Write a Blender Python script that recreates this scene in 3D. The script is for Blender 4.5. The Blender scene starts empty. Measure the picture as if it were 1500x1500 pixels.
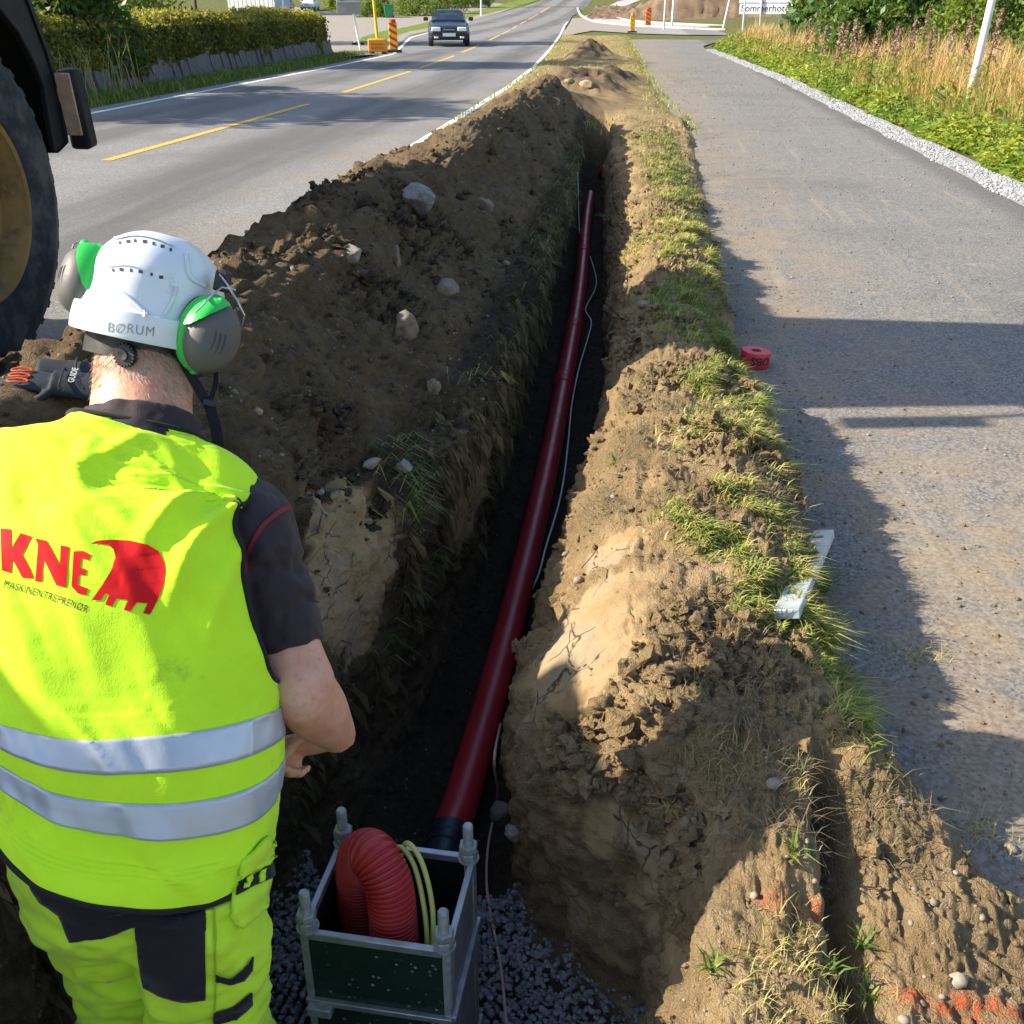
import bpy, bmesh, math, random
import numpy as np
from mathutils import Vector, Matrix
from mathutils.bvhtree import BVHTree
from mathutils.geometry import tessellate_polygon

SC = bpy.context.scene
COL = SC.collection
R = math.radians
rng = np.random.default_rng(7)
random.seed(7)

# ------------------------------------------------------------------ camera, sky, sun, exposure
CAM_H, FPX, PITCH, YAW = 1.5, 1500.0, math.atan(742 / 1500), R(6.3)
cd = bpy.data.cameras.new('camera'); cam = bpy.data.objects.new('camera', cd); COL.objects.link(cam)
cam.location = (0, 0, CAM_H); cam.rotation_euler = (math.pi / 2 - PITCH, 0, YAW)
cd.sensor_width = 36; cd.lens = 36; cd.clip_start = 0.05; cd.clip_end = 2000
SC.camera = cam

SUN_EL, SUN_AZ = R(33), R(188.5)           # direction TO the sun, angle from +X
sun_dir = Vector((math.cos(SUN_EL) * math.cos(SUN_AZ), math.cos(SUN_EL) * math.sin(SUN_AZ), math.sin(SUN_EL)))
W = bpy.data.worlds.new('World'); SC.world = W; W.use_nodes = True
wn = W.node_tree.nodes; wl = W.node_tree.links
bg = wn['Background']; bg.inputs[1].default_value = 0.125
sk = wn.new('ShaderNodeTexSky'); sk.sky_type = 'NISHITA'; sk.sun_disc = False
sk.sun_elevation = SUN_EL; sk.sun_rotation = math.pi / 2 - SUN_AZ
sk.air_density = 1.0; sk.dust_density = 1.2; sk.ozone_density = 1.0
wl.new(sk.outputs[0], bg.inputs[0])
sl = bpy.data.lights.new('sun', 'SUN'); sl.energy = 5.0; sl.angle = R(0.53); sl.color = (1.0, 0.90, 0.74)
so = bpy.data.objects.new('sun', sl); COL.objects.link(so)
so.rotation_euler = (-sun_dir).to_track_quat('-Z', 'Y').to_euler(); so.location = (-6, -2, 12)
SC.view_settings.view_transform = 'Standard'; SC.view_settings.look = 'None'
SC.view_settings.exposure = 1.2; SC.view_settings.gamma = 1.0
SC.view_settings.use_curve_mapping = False

# ------------------------------------------------------------------ numbers
cP, sP, cY, sY = math.cos(PITCH), math.sin(PITCH), math.cos(YAW), math.sin(YAW)
RIGHT = Vector((cY, sY, 0)); FWD = Vector((-sY, cY, 0)); UP = Vector((0, 0, 1))
def ray(px, py):
    u, v = px - 750, 750 - py
    f = FPX * cP + v * sP
    return Vector((u * cY - f * sY, u * sY + f * cY, -FPX * sP + v * cP)), f
def CP(px, py, F):                       # the place seen at a photo pixel, F metres ahead of the camera
    d, f = ray(px, py)
    return Vector((0, 0, CAM_H)) + d * (F / f)
def rise(y): return 2.6e-4 * np.maximum(0, np.asarray(y, float) - 72) ** 2
def at(px, py, z=0.0):                   # the place on the (far rising) ground seen at a photo pixel
    d, f = ray(px, py)
    lo, hi = 0.3 / f, 400 / f
    for _ in range(60):
        m = (lo + hi) / 2
        p = d * m
        if CAM_H + p.z > z + float(rise(p.y)): lo = m
        else: hi = m
    p = d * hi
    return Vector((p.x, p.y, CAM_H + p.z))

def _h(i, j, k, s):
    n = (i * 374761393 + j * 668265263 + k * 2147483647 + s * 974634777) & 0xffffffff
    n = ((n ^ (n >> 13)) * 1274126177) & 0xffffffff
    n = ((n ^ (n >> 16)) * 2246822519) & 0xffffffff
    return ((n ^ (n >> 15)) & 0xffffff) / float(0xffffff) * 2 - 1
def vnoise(P, s=0):                      # value noise in -1..1
    P = np.asarray(P, float); I = np.floor(P).astype(np.int64); f = P - I; f = f * f * f * (f * (f * 6 - 15) + 10)
    out = 0
    for a in (0, 1):
        wx = f[:, 0] if a else 1 - f[:, 0]
        for b in (0, 1):
            wy = f[:, 1] if b else 1 - f[:, 1]
            for c in (0, 1):
                wz = f[:, 2] if c else 1 - f[:, 2]
                out = out + wx * wy * wz * _h(I[:, 0] + a, I[:, 1] + b, I[:, 2] + c, s)
    return out
def fbm(P, sc, octv=4, gain=0.5, s=0, billow=False):
    t, a = 0, 1.0
    P = np.asarray(P, float) / sc
    for o in range(octv):
        n = vnoise(P + o * 17.3, s + o)
        t = t + a * ((np.abs(n) * 2 - 0.7) if billow else n)
        P = P * 2.03; a *= gain
    return t
def sstep(a, b, x): t = np.clip((np.asarray(x, float) - a) / (b - a), 0, 1); return t * t * (3 - 2 * t)

# ------------------------------------------------------------------ mesh helpers
def mesh(name, V, faces, mats=None, smooth=True, attrs=None, sharp=None, matidx=None):
    V = np.asarray(V, np.float32).reshape(-1, 3)
    me = bpy.data.meshes.new(name)
    if not isinstance(faces, (list, tuple)) or np.ndim(faces[0]) == 1: faces = [faces]
    faces = [np.asarray(f, np.int32) for f in faces if len(f)]
    nl = sum(f.size for f in faces); nf = sum(len(f) for f in faces)
    me.vertices.add(len(V)); me.vertices.foreach_set('co', V.ravel())
    me.loops.add(nl); me.polygons.add(nf)
    me.loops.foreach_set('vertex_index', np.concatenate([f.ravel() for f in faces]))
    tot = np.concatenate([np.full(len(f), f.shape[1]) for f in faces])
    me.polygons.foreach_set('loop_start', np.concatenate([[0], np.cumsum(tot)[:-1]]).astype(np.int32))
    if matidx is not None: me.polygons.foreach_set('material_index', np.asarray(matidx, np.int32))
    me.polygons.foreach_set('use_smooth', np.full(nf, smooth))
    me.update(calc_edges=True)
    for m in (mats if isinstance(mats, (list, tuple)) else [mats]):
        if m: me.materials.append(m)
    for k, a in (attrs or {}).items():
        at_ = me.attributes.new(k, 'FLOAT', 'POINT'); at_.data.foreach_set('value', np.asarray(a, np.float32))
    if sharp and smooth: me.set_sharp_from_angle(angle=R(sharp))
    return me
def tag(o, label=None, cat=None, group=None, kind=None):
    for k, v in (('label', label), ('category', cat), ('group', group), ('kind', kind)):
        if v: o[k] = v
    return o
ABS = set()                                               # Empties whose parts are modelled in world coordinates
def link(name, me, parent=None):
    o = bpy.data.objects.new(name, me); COL.objects.link(o)
    if parent:
        o.parent = parent
        if parent in ABS:
            o.matrix_parent_inverse = (Matrix.Translation(parent.location) @ parent.rotation_euler.to_matrix().to_4x4()).inverted()
    return o
def thing(name, label, cat, loc, group=None, world=True):
    o = empty(name, loc); tag(o, label, cat, group)
    if world: ABS.add(o)
    return o
def empty(name, loc=(0, 0, 0), rz=0.0):
    o = bpy.data.objects.new(name, None); COL.objects.link(o); o.location = loc; o.rotation_euler = (0, 0, rz)
    o.empty_display_size = 0.1
    return o
def copy_tree(o, parent=None):
    c = o.copy(); COL.objects.link(c); c.parent = parent
    for ch in o.children: copy_tree(ch, c)
    return c
class MB:
    def __init__(s): s.V = []; s.Q = []; s.T = []; s.n = 0
    def add(s, V, Q=None, T=None):
        V = np.asarray(V, float).reshape(-1, 3)
        if Q is not None and len(Q): s.Q.append(np.asarray(Q) + s.n)
        if T is not None and len(T): s.T.append(np.asarray(T) + s.n)
        s.V.append(V); s.n += len(V); return s
    def box(s, c, size, M=None, taper=1.0):
        x, y, z = [q / 2 for q in size]
        V = np.array([[-x, -y, -z], [x, -y, -z], [x, y, -z], [-x, y, -z], [-x * taper, -y * taper, z], [x * taper, -y * taper, z], [x * taper, y * taper, z], [-x * taper, y * taper, z]])
        if M is not None: V = V @ np.array(M.to_3x3()).T
        return s.add(V + np.array(c), [[0, 3, 2, 1], [4, 5, 6, 7], [0, 1, 5, 4], [1, 2, 6, 5], [2, 3, 7, 6], [3, 0, 4, 7]])
    def tube(s, pts, r, seg=10, cap=True):
        P = np.array([tuple(p) for p in pts], float); n = len(P)
        r = np.broadcast_to(np.asarray(r, float), (n,))
        T = np.gradient(P, axis=0); T /= np.linalg.norm(T, axis=1)[:, None] + 1e-12
        a = np.array([0, 0, 1.0]) if abs(T[0][2]) < .9 else np.array([1.0, 0, 0])
        U = np.cross(T[0], a); U /= np.linalg.norm(U); fr = []
        for i in range(n):
            U = U - T[i] * U.dot(T[i]); U /= np.linalg.norm(U); fr.append((U, np.cross(T[i], U)))
        th = np.arange(seg) / seg * 2 * np.pi
        V = np.concatenate([P[i] + r[i] * (np.cos(th)[:, None] * fr[i][0] + np.sin(th)[:, None] * fr[i][1]) for i in range(n)])
        i, j = np.meshgrid(np.arange(n - 1), np.arange(seg), indexing='ij'); j2 = (j + 1) % seg
        Q = np.stack([i * seg + j, i * seg + j2, (i + 1) * seg + j2, (i + 1) * seg + j], -1).reshape(-1, 4)
        T_ = []
        if cap:
            V = np.concatenate([V, [P[0]], [P[-1]]]); c0, c1 = n * seg, n * seg + 1
            k = np.arange(seg); k2 = (k + 1) % seg
            T_ = np.concatenate([np.stack([np.full(seg, c0), k2, k], -1), np.stack([np.full(seg, c1), (n - 1) * seg + k, (n - 1) * seg + k2], -1)])
        return s.add(V, Q, T_)
    def lathe(s, prof, M=None, seg=32, sx=1.0, sy=1.0):   # prof: (radius, height) about local z
        prof = np.array(prof, float); n = len(prof); th = np.arange(seg) / seg * 2 * np.pi
        V = np.stack([prof[:, 0, None] * np.cos(th) * sx, prof[:, 0, None] * np.sin(th) * sy, np.repeat(prof[:, 1, None], seg, 1)], -1).reshape(-1, 3)
        if M is not None: V = V @ np.array(M.to_3x3()).T + np.array(M.translation)
        i, j = np.meshgrid(np.arange(n - 1), np.arange(seg), indexing='ij'); j2 = (j + 1) % seg
        Q = np.stack([i * seg + j, i * seg + j2, (i + 1) * seg + j2, (i + 1) * seg + j], -1).reshape(-1, 4)
        return s.add(V, Q)
    def loft(s, rings, cap=True):                          # rings: (n, seg, 3)
        A = np.asarray(rings, float); n, seg, _ = A.shape
        V = A.reshape(-1, 3)
        i, j = np.meshgrid(np.arange(n - 1), np.arange(seg), indexing='ij'); j2 = (j + 1) % seg
        Q = np.stack([i * seg + j, i * seg + j2, (i + 1) * seg + j2, (i + 1) * seg + j], -1).reshape(-1, 4)
        T_ = []
        if cap:
            V = np.concatenate([V, [A[0].mean(0)], [A[-1].mean(0)]]); c0, c1 = n * seg, n * seg + 1
            k = np.arange(seg); k2 = (k + 1) % seg
            T_ = np.concatenate([np.stack([np.full(seg, c0), k2, k], -1), np.stack([np.full(seg, c1), (n - 1) * seg + k, (n - 1) * seg + k2], -1)])
        return s.add(V, Q, T_)
    def ball(s, c, r, seg=16, M=None):
        a = np.linspace(-np.pi / 2, np.pi / 2, seg // 2 + 1); r = np.array(r if hasattr(r, '__len__') else (r, r, r), float)
        th = np.arange(seg) / seg * 2 * np.pi
        A = np.stack([np.cos(a)[:, None] * np.cos(th), np.cos(a)[:, None] * np.sin(th), np.repeat(np.sin(a)[:, None], seg, 1)], -1) * r
        if M is not None: A = A @ np.array(M.to_3x3()).T
        return s.loft(A + np.array(c), cap=False)
    def prism(s, poly, y0, y1, M=None):                    # polygon in (x, z) pushed from y0 to y1
        n = len(poly); V = np.array([[x, y, z] for y in (y0, y1) for x, z in poly])
        if M is not None: V = V @ np.array(M.to_3x3()).T + np.array(M.translation)
        bm = bmesh.new(); vs = [bm.verts.new(v) for v in V]
        bm.faces.new(vs[:n]); bm.faces.new(vs[n:][::-1])
        for i in range(n): bm.faces.new([vs[i], vs[n + i], vs[n + (i + 1) % n], vs[(i + 1) % n]])
        bmesh.ops.recalc_face_normals(bm, faces=bm.faces); bmesh.ops.triangulate(bm, faces=bm.faces)
        bm.verts.index_update(); T_ = [[v.index for v in f.verts] for f in bm.faces]; V = [v.co[:] for v in bm.verts]; bm.free()
        return s.add(V, None, T_)
    def arrays(s):
        V = np.concatenate(s.V); F = []
        if s.Q: F.append(np.concatenate(s.Q))
        if s.T: F.append(np.concatenate(s.T))
        return V, F
    def build(s, name, mat, parent=None, smooth=True, sharp=40, bevel=0, attrs=None):
        V, F = s.arrays()
        o = link(name, mesh(name, V, F, mat, smooth, attrs, sharp if smooth else None), parent)
        if bevel:
            b = o.modifiers.new('bevel', 'BEVEL'); b.width = bevel; b.segments = 2; b.limit_method = 'ANGLE'; b.angle_limit = R(40)
        return o
def spl(pts, n):                                           # smooth curve through points
    P = np.array([tuple(p) for p in pts], float); m = len(P)
    if m < 3:
        return np.stack([np.interp(np.linspace(0, m - 1, n), np.arange(m), P[:, k]) for k in range(P.shape[1])], -1)
    E = np.concatenate([[2 * P[0] - P[1]], P, [2 * P[-1] - P[-2]]]); t = np.linspace(0, m - 1, n); i = np.minimum(t.astype(int), m - 2); f = (t - i)[:, None]
    a, b, c, d = E[i], E[i + 1], E[i + 2], E[i + 3]
    return 0.5 * (2 * b + (c - a) * f + (2 * a - 5 * b + 4 * c - d) * f ** 2 + (3 * b - a - 3 * c + d) * f ** 3)
def frame(loc, x, z):                                      # matrix with given x-ish and z axes
    z = Vector(z).normalized(); x = Vector(x); x = (x - z * x.dot(z)).normalized(); y = z.cross(x)
    M = Matrix((x, y, z)).transposed().to_4x4(); M.translation = Vector(loc); return M
def text_mesh(txt, size=1.0, bold=0.0, space=1.0):         # 2-D triangles of a word
    c = bpy.data.curves.new('t', 'FONT'); c.body = txt; c.size = size; c.offset = bold; c.space_character = space; c.resolution_u = 3
    o = bpy.data.objects.new('t', c); COL.objects.link(o); dg = bpy.context.evaluated_depsgraph_get()
    me = bpy.data.meshes.new_from_object(o.evaluated_get(dg)); bpy.data.objects.remove(o); bpy.data.curves.remove(c)
    bm = bmesh.new(); bm.from_mesh(me); bmesh.ops.triangulate(bm, faces=bm.faces)
    V = np.array([v.co[:2] for v in bm.verts]); T_ = np.array([[v.index for v in f.verts] for f in bm.faces]); bm.free(); bpy.data.meshes.remove(me)
    return V, T_

# ------------------------------------------------------------------ materials
class NT:
    def __init__(s, name):
        s.m = bpy.data.materials.new(name); s.m.use_nodes = True; s.t = s.m.node_tree; s.b = s.t.nodes['Principled BSDF']; s.out = s.t.nodes['Material Output']
    def n(s, ty, ins=None, **kw):
        d = s.t.nodes.new('ShaderNode' + ty)
        for k, v in kw.items(): setattr(d, k, v)
        for k, v in (ins or {}).items(): s.set(d.inputs[k], v)
        return d
    def set(s, sock, v):
        if hasattr(v, 'outputs'): v = v.outputs[0]
        if isinstance(v, bpy.types.NodeSocket): s.t.links.new(v, sock)
        elif isinstance(v, (tuple, list)) and len(v) == 3 and sock.type == 'RGBA': sock.default_value = (*v, 1)
        else: sock.default_value = v
    def pos(s, obj=False):
        return s.n('TexCoord').outputs['Object'] if obj else s.n('NewGeometry').outputs['Position']
    def noise(s, vec, scale, detail=4, rough=.6):
        return s.n('TexNoise', {'Vector': vec, 'Scale': scale, 'Detail': detail, 'Roughness': rough}).outputs['Fac']
    def ramp(s, fac, stops):
        d = s.n('ValToRGB', {'Fac': fac}); e = d.color_ramp.elements
        while len(e) < len(stops): e.new(.5)
        for q, (p, c) in zip(e, stops): q.position = p; q.color = (*c, 1) if len(c) == 3 else c
        return d.outputs[0]
    def mix(s, f, a, b, mode='MIX'):
        d = s.n('Mix', data_type='RGBA', blend_type=mode); s.set(d.inputs[0], f); s.set(d.inputs[6], a); s.set(d.inputs[7], b); return d.outputs[2]
    def mth(s, op, a, b=0.0):
        d = s.n('Math', operation=op); s.set(d.inputs[0], a); s.set(d.inputs[1], b); return d.outputs[0]
    def rng(s, v, a, b, c=0.0, d_=1.0):
        return s.n('MapRange', {'Value': v, 'From Min': a, 'From Max': b, 'To Min': c, 'To Max': d_}, interpolation_type='SMOOTHSTEP').outputs[0]
    def attr(s, name): return s.n('Attribute', attribute_name=name).outputs['Fac']
    def sep(s, v): return s.n('SeparateXYZ', {0: v}).outputs
    def bump(s, h, strength=.5, dist=.01, prev=None):
        d = s.n('Bump', {'Height': h, 'Strength': strength, 'Distance': dist})
        if prev is not None: s.set(d.inputs['Normal'], prev)
        return d.outputs[0]
    def fin(s, col, rough=.8, spec=.3, metal=0.0, normal=None, **kw):
        s.set(s.b.inputs['Base Color'], col); s.set(s.b.inputs['Roughness'], rough); s.set(s.b.inputs['Specular IOR Level'], spec); s.set(s.b.inputs['Metallic'], metal)
        if normal is not None: s.set(s.b.inputs['Normal'], normal)
        for k, v in kw.items(): s.set(s.b.inputs[k], v)
        return s.m
def dull(c, k): return tuple(q * k for q in c)
def simple(name, col, rough=.6, spec=.4, metal=0.0, var=.25, sc=8, bump=.15, bsc=60, bd=.003, dirt=None, dsc=5, dcov=.5):
    t = NT(name); p = t.pos(True)
    c = t.ramp(t.noise(p, sc, 5), [(.3, dull(col, 1 - var)), (.7, tuple(min(1, q * (1 + var * .6)) for q in col))])
    if dirt: c = t.mix(t.rng(t.noise(p, dsc, 6, .7), dcov, dcov + .2), c, dirt)
    return t.fin(c, t.rng(t.noise(p, sc * 2), .2, .8, max(0, rough - .1), min(1, rough + .1)), spec, metal, t.bump(t.noise(p, bsc, 4), bump, bd))
def leafmat(name, stops, trans=.35, rough=.55):
    t = NT(name); c = t.ramp(t.attr('tint'), stops)
    t.fin(c, rough, .3)
    tr = t.n('BsdfTranslucent', {0: t.mix(.5, c, (.35, .5, .05), 'MULTIPLY')}); t.set(tr.inputs[0], t.mix(.25, c, (.6, .7, .1)))
    mx = t.n('MixShader', {0: trans, 1: t.b.outputs[0], 2: tr.outputs[0]}); t.t.links.new(mx.outputs[0], t.out.inputs[0])
    return t.m
# soil: 'dark' (0 sandy .. 1 dark loam, with painted shade in the far slot), 'clay' (smooth cut face), 'turf' (dry roots and thatch)
def soilmat(name, obj=False):
    t = NT(name); p = t.pos(obj)
    n1 = t.noise(p, 7, 8, .7); n2 = t.noise(p, 45, 6, .7); n3 = t.noise(p, 220, 4, .6)
    sand = t.ramp(t.mth('ADD', t.mth('MULTIPLY', n1, .6), t.mth('MULTIPLY', n2, .4)), [(.3, (.22, .14, .066)), (.5, (.40, .28, .145)), (.68, (.53, .395, .23))])
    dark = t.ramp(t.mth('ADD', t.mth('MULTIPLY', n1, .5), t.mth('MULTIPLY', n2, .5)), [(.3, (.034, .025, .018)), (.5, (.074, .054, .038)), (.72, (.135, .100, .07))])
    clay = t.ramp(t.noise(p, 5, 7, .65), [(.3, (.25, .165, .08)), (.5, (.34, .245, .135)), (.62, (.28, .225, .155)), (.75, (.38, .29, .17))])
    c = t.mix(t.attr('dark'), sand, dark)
    c = t.mix(t.attr('clay'), c, clay)
    c = t.mix(t.mth('MULTIPLY', t.attr('turf'), t.rng(n2, .35, .6)), c, t.ramp(n3, [(.35, (.1, .085, .04)), (.65, (.3, .24, .12))]))
    peb = t.n('TexVoronoi', {'Vector': p, 'Scale': 70}); pm = t.rng(t.noise(p, 16, 3), .58, .66)
    c = t.mix(t.mth('MULTIPLY', t.mth('LESS_THAN', peb.outputs['Distance'], .28), t.mth('MULTIPLY', pm, t.mth('SUBTRACT', 1.0, t.attr('clay')))), c, (.3, .27, .23))
    pa = t.mth('MULTIPLY', t.attr('paint'), t.rng(t.mth('ADD', t.noise(p, 55, 5, .75), t.mth('MULTIPLY', n3, .25)), .56, .7)); c = t.mix(t.mth('MULTIPLY', pa, .85), c, (.66, .11, .04))
    bh = t.mth('ADD', t.mth('MULTIPLY', n2, .7), t.mth('MULTIPLY', n3, .35))
    bs = t.mth('SUBTRACT', 1.0, t.mth('MULTIPLY', t.attr('clay'), .5))
    ck_ = t.n('TexVoronoi', {'Vector': p, 'Scale': 11.0}, feature='DISTANCE_TO_EDGE'); cm = t.mth('MULTIPLY', t.mth('MULTIPLY', t.rng(t.mth('ADD', ck_.outputs['Distance'], t.mth('MULTIPLY', t.noise(p, 60, 4), .05)), .055, .03), t.rng(t.noise(p, 5, 3), .5, .58)), t.attr('clay'))
    c = t.mix(t.mth('MULTIPLY', cm, .85), c, (.05, .034, .02))
    bh = t.mth('SUBTRACT', bh, t.mth('MULTIPLY', cm, .8))
    b = t.n('Bump', {'Height': bh, 'Strength': bs, 'Distance': .042})
    return t.fin(c, .95, .12, 0, b.outputs[0])
SOIL = soilmat('soil')
CLOD = simple('clod', (.2, .135, .08), .95, .1, var=.45, sc=20, bump=.8, bsc=90, bd=.006)
CLOD_D = simple('clod_dark', (.085, .058, .038), .95, .1, var=.45, sc=20, bump=.8, bsc=90, bd=.006)
def stonemat(name, col, var=.35):
    t = NT(name); p = t.pos(True)
    c = t.ramp(t.noise(p, 9, 8, .7), [(.3, dull(col, 1 - var)), (.7, dull(col, 1 + var))])
    c = t.mix(t.rng(t.noise(p, 6, 5, .7), .5, .68), c, (.13, .09, .055))
    return t.fin(c, .85, .25, 0, t.bump(t.noise(p, 40, 6, .7), .5, .006))
STONE = stonemat('stone', (.24, .215, .185)); STONE_T = stonemat('tan_stone', (.3, .235, .16)); STONE_B = stonemat('blue_stone', (.19, .195, .20), .5)
def gravelmat(name, a, b):
    t = NT(name); c = t.ramp(t.attr('tint'), [(0, a), (1, b)]); c = t.mix(.35, c, t.ramp(t.noise(t.pos(), 160, 4), [(.3, dull(a, .6)), (.7, b)]))
    return t.fin(c, .85, .25)
GRAVEL = gravelmat('crushed_rock', (.11, .114, .125), (.32, .325, .345)); GRAVEL_L = gravelmat('pale_gravel', (.17, .175, .18), (.46, .47, .48)); PEBBLE = gravelmat('pebble', (.12, .09, .06), (.33, .285, .225))
def asphalt(name, base, road=False):
    t = NT(name); p = t.pos(); x = t.sep(p)
    fine = t.n('TexVoronoi', {'Vector': p, 'Scale': 105}); fine2 = t.noise(p, 85, 4, .75); big = t.noise(p, .55, 6, .6); mid = t.noise(p, 5, 6, .65)
    c = t.ramp(t.mth('ADD', t.mth('MULTIPLY', fine2, .6), t.mth('MULTIPLY', fine.outputs['Color'], .4)), [(.33, dull(base, .5)), (.48, base), (.64, dull(base, 1.8))])
    c = t.mix(t.rng(mid, .4, .75, 0, .5), c, dull(base, 1.25)); c = t.mix(t.rng(big, .45, .7, 0, .45), c, dull(base, .62))
    if road:   # wheel tracks, polished darker, and pale dust
        xx = t.mth('ADD', x[0], t.mth('MULTIPLY', t.noise(p, .3, 2), .5))
        st = t.n('CombineXYZ', {0: t.mth('MULTIPLY', x[0], 1.6), 1: t.mth('MULTIPLY', x[1], .12), 2: 0.0})
        w = t.mth('ABSOLUTE', t.mth('SINE', t.mth('MULTIPLY', t.mth('ADD', xx, 5.3), 1.05 * 1.0)))
        c = t.mix(t.mth('MULTIPLY', t.rng(w, .55, .95), t.rng(t.noise(st, 1, 4), .3, .6, .25, .8)), c, dull(base, .5))
        c = t.mix(t.mth('MULTIPLY', t.rng(x[0], -4.0, -2.5), t.rng(t.noise(p, 1.1, 6, .7), .42, .7, 0, .8)), c, (.24, .185, .125))
    else:      # sandy dust spilled by the trench side, tracked along the path
        e = t.rng(t.mth('SUBTRACT', x[0], t.mth('MULTIPLY', t.noise(p, .8, 4), 1.7)), 1.3, -.5)
        near = t.rng(x[1], 5.0, 2.8)
        d = t.mth('MULTIPLY', t.mth('MAXIMUM', e, t.mth('MULTIPLY', near, .95)), t.rng(t.noise(p, 2.6, 8, .75), .36, .62))
        c = t.mix(t.mth('MULTIPLY', d, .85), c, t.ramp(t.noise(p, 60, 5), [(.35, (.16, .115, .07)), (.65, (.32, .25, .17))]))
        st = t.n('CombineXYZ', {0: t.mth('MULTIPLY', x[0], 9), 1: t.mth('MULTIPLY', x[1], .5), 2: 0.0})
        c = t.mix(t.rng(t.noise(st, 1, 5, .7), .54, .72, 0, .6), c, (.27, .225, .17))
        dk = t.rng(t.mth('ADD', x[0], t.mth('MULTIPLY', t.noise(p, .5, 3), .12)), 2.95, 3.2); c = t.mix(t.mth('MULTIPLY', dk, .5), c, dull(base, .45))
        st2 = t.n('CombineXYZ', {0: t.mth('MULTIPLY', x[0], 3), 1: t.mth('MULTIPLY', x[1], 7), 2: 0.0})
        c = t.mix(t.rng(t.noise(st2, 1, 6, .78), .58, .70, 0, .65), c, (.33, .27, .195))
    return t.fin(c, t.rng(mid, .3, .7, .75, .92), .3, 0, t.bump(fine2, .35, .004))
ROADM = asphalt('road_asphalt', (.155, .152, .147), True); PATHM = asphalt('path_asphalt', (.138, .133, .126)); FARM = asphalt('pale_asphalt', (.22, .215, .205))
YELLOW_P = simple('yellow_paint', (.62, .36, .05), .7, .3, var=.3, sc=14, dirt=(.2, .17, .12), dsc=9, dcov=.55)
WHITE_P = simple('white_paint', (.72, .71, .68), .7, .3, var=.2, sc=14, dirt=(.3, .28, .25), dsc=8, dcov=.55)
KERBM = simple('kerb_granite', (.34, .335, .32), .8, .3, var=.2, sc=14)
def groundmat(name, stops, sc=2.5):
    t = NT(name); p = t.pos(); return t.fin(t.ramp(t.mth('ADD', t.mth('MULTIPLY', t.noise(p, sc, 8, .7), .65), t.mth('MULTIPLY', t.noise(p, sc * 14, 4), .35)), stops), .95, .1, 0, t.bump(t.noise(p, 20, 6), .8, .05))
GROUNDM = groundmat('grassy_ground', [(.35, (.05, .06, .02)), (.5, (.1, .11, .035)), (.65, (.19, .15, .07))])
VERGEM = groundmat('verge', [(.35, (.07, .08, .025)), (.5, (.2, .15, .085)), (.65, (.27, .2, .12))], 1.2)
BANKM = groundmat('bank_soil', [(.35, (.1, .07, .045)), (.5, (.17, .12, .08)), (.65, (.25, .18, .12))], .6)
GRASSL = leafmat('grass_leaf', [(0, (.045, .10, .018)), (.35, (.15, .24, .04)), (.6, (.38, .36, .09)), (1, (.58, .46, .21))])
DRYL = leafmat('dry_grass', [(0, (.14, .19, .04)), (.3, (.36, .31, .09)), (.65, (.52, .30, .11)), (1, (.60, .44, .24))])
COVERL = leafmat('cover_leaf', [(0, (.05, .12, .015)), (.5, (.16, .25, .03)), (1, (.36, .36, .04))])
SHRUBL = leafmat('shrub_leaf', [(0, (.02, .05, .012)), (.6, (.055, .12, .025)), (1, (.13, .2, .04))], .3, .4)
YSHRUBL = leafmat('light_shrub_leaf', [(0, (.05, .1, .015)), (.6, (.13, .2, .03)), (1, (.26, .28, .04))], .35)
HEDGEL = leafmat('hedge_leaf', [(0, (.08, .085, .018)), (.5, (.2, .18, .03)), (1, (.44, .36, .04))], .35)
PINKL = leafmat('seed_head', [(0, (.2, .1, .08)), (1, (.42, .27, .24))], .3)
ROOTM = leafmat('root', [(0, (.05, .035, .02)), (1, (.22, .16, .09))], .1)
BARK = simple('bark', (.1, .075, .055), .9, .1, var=.4, sc=20, bump=.8, bsc=30, bd=.02)
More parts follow.
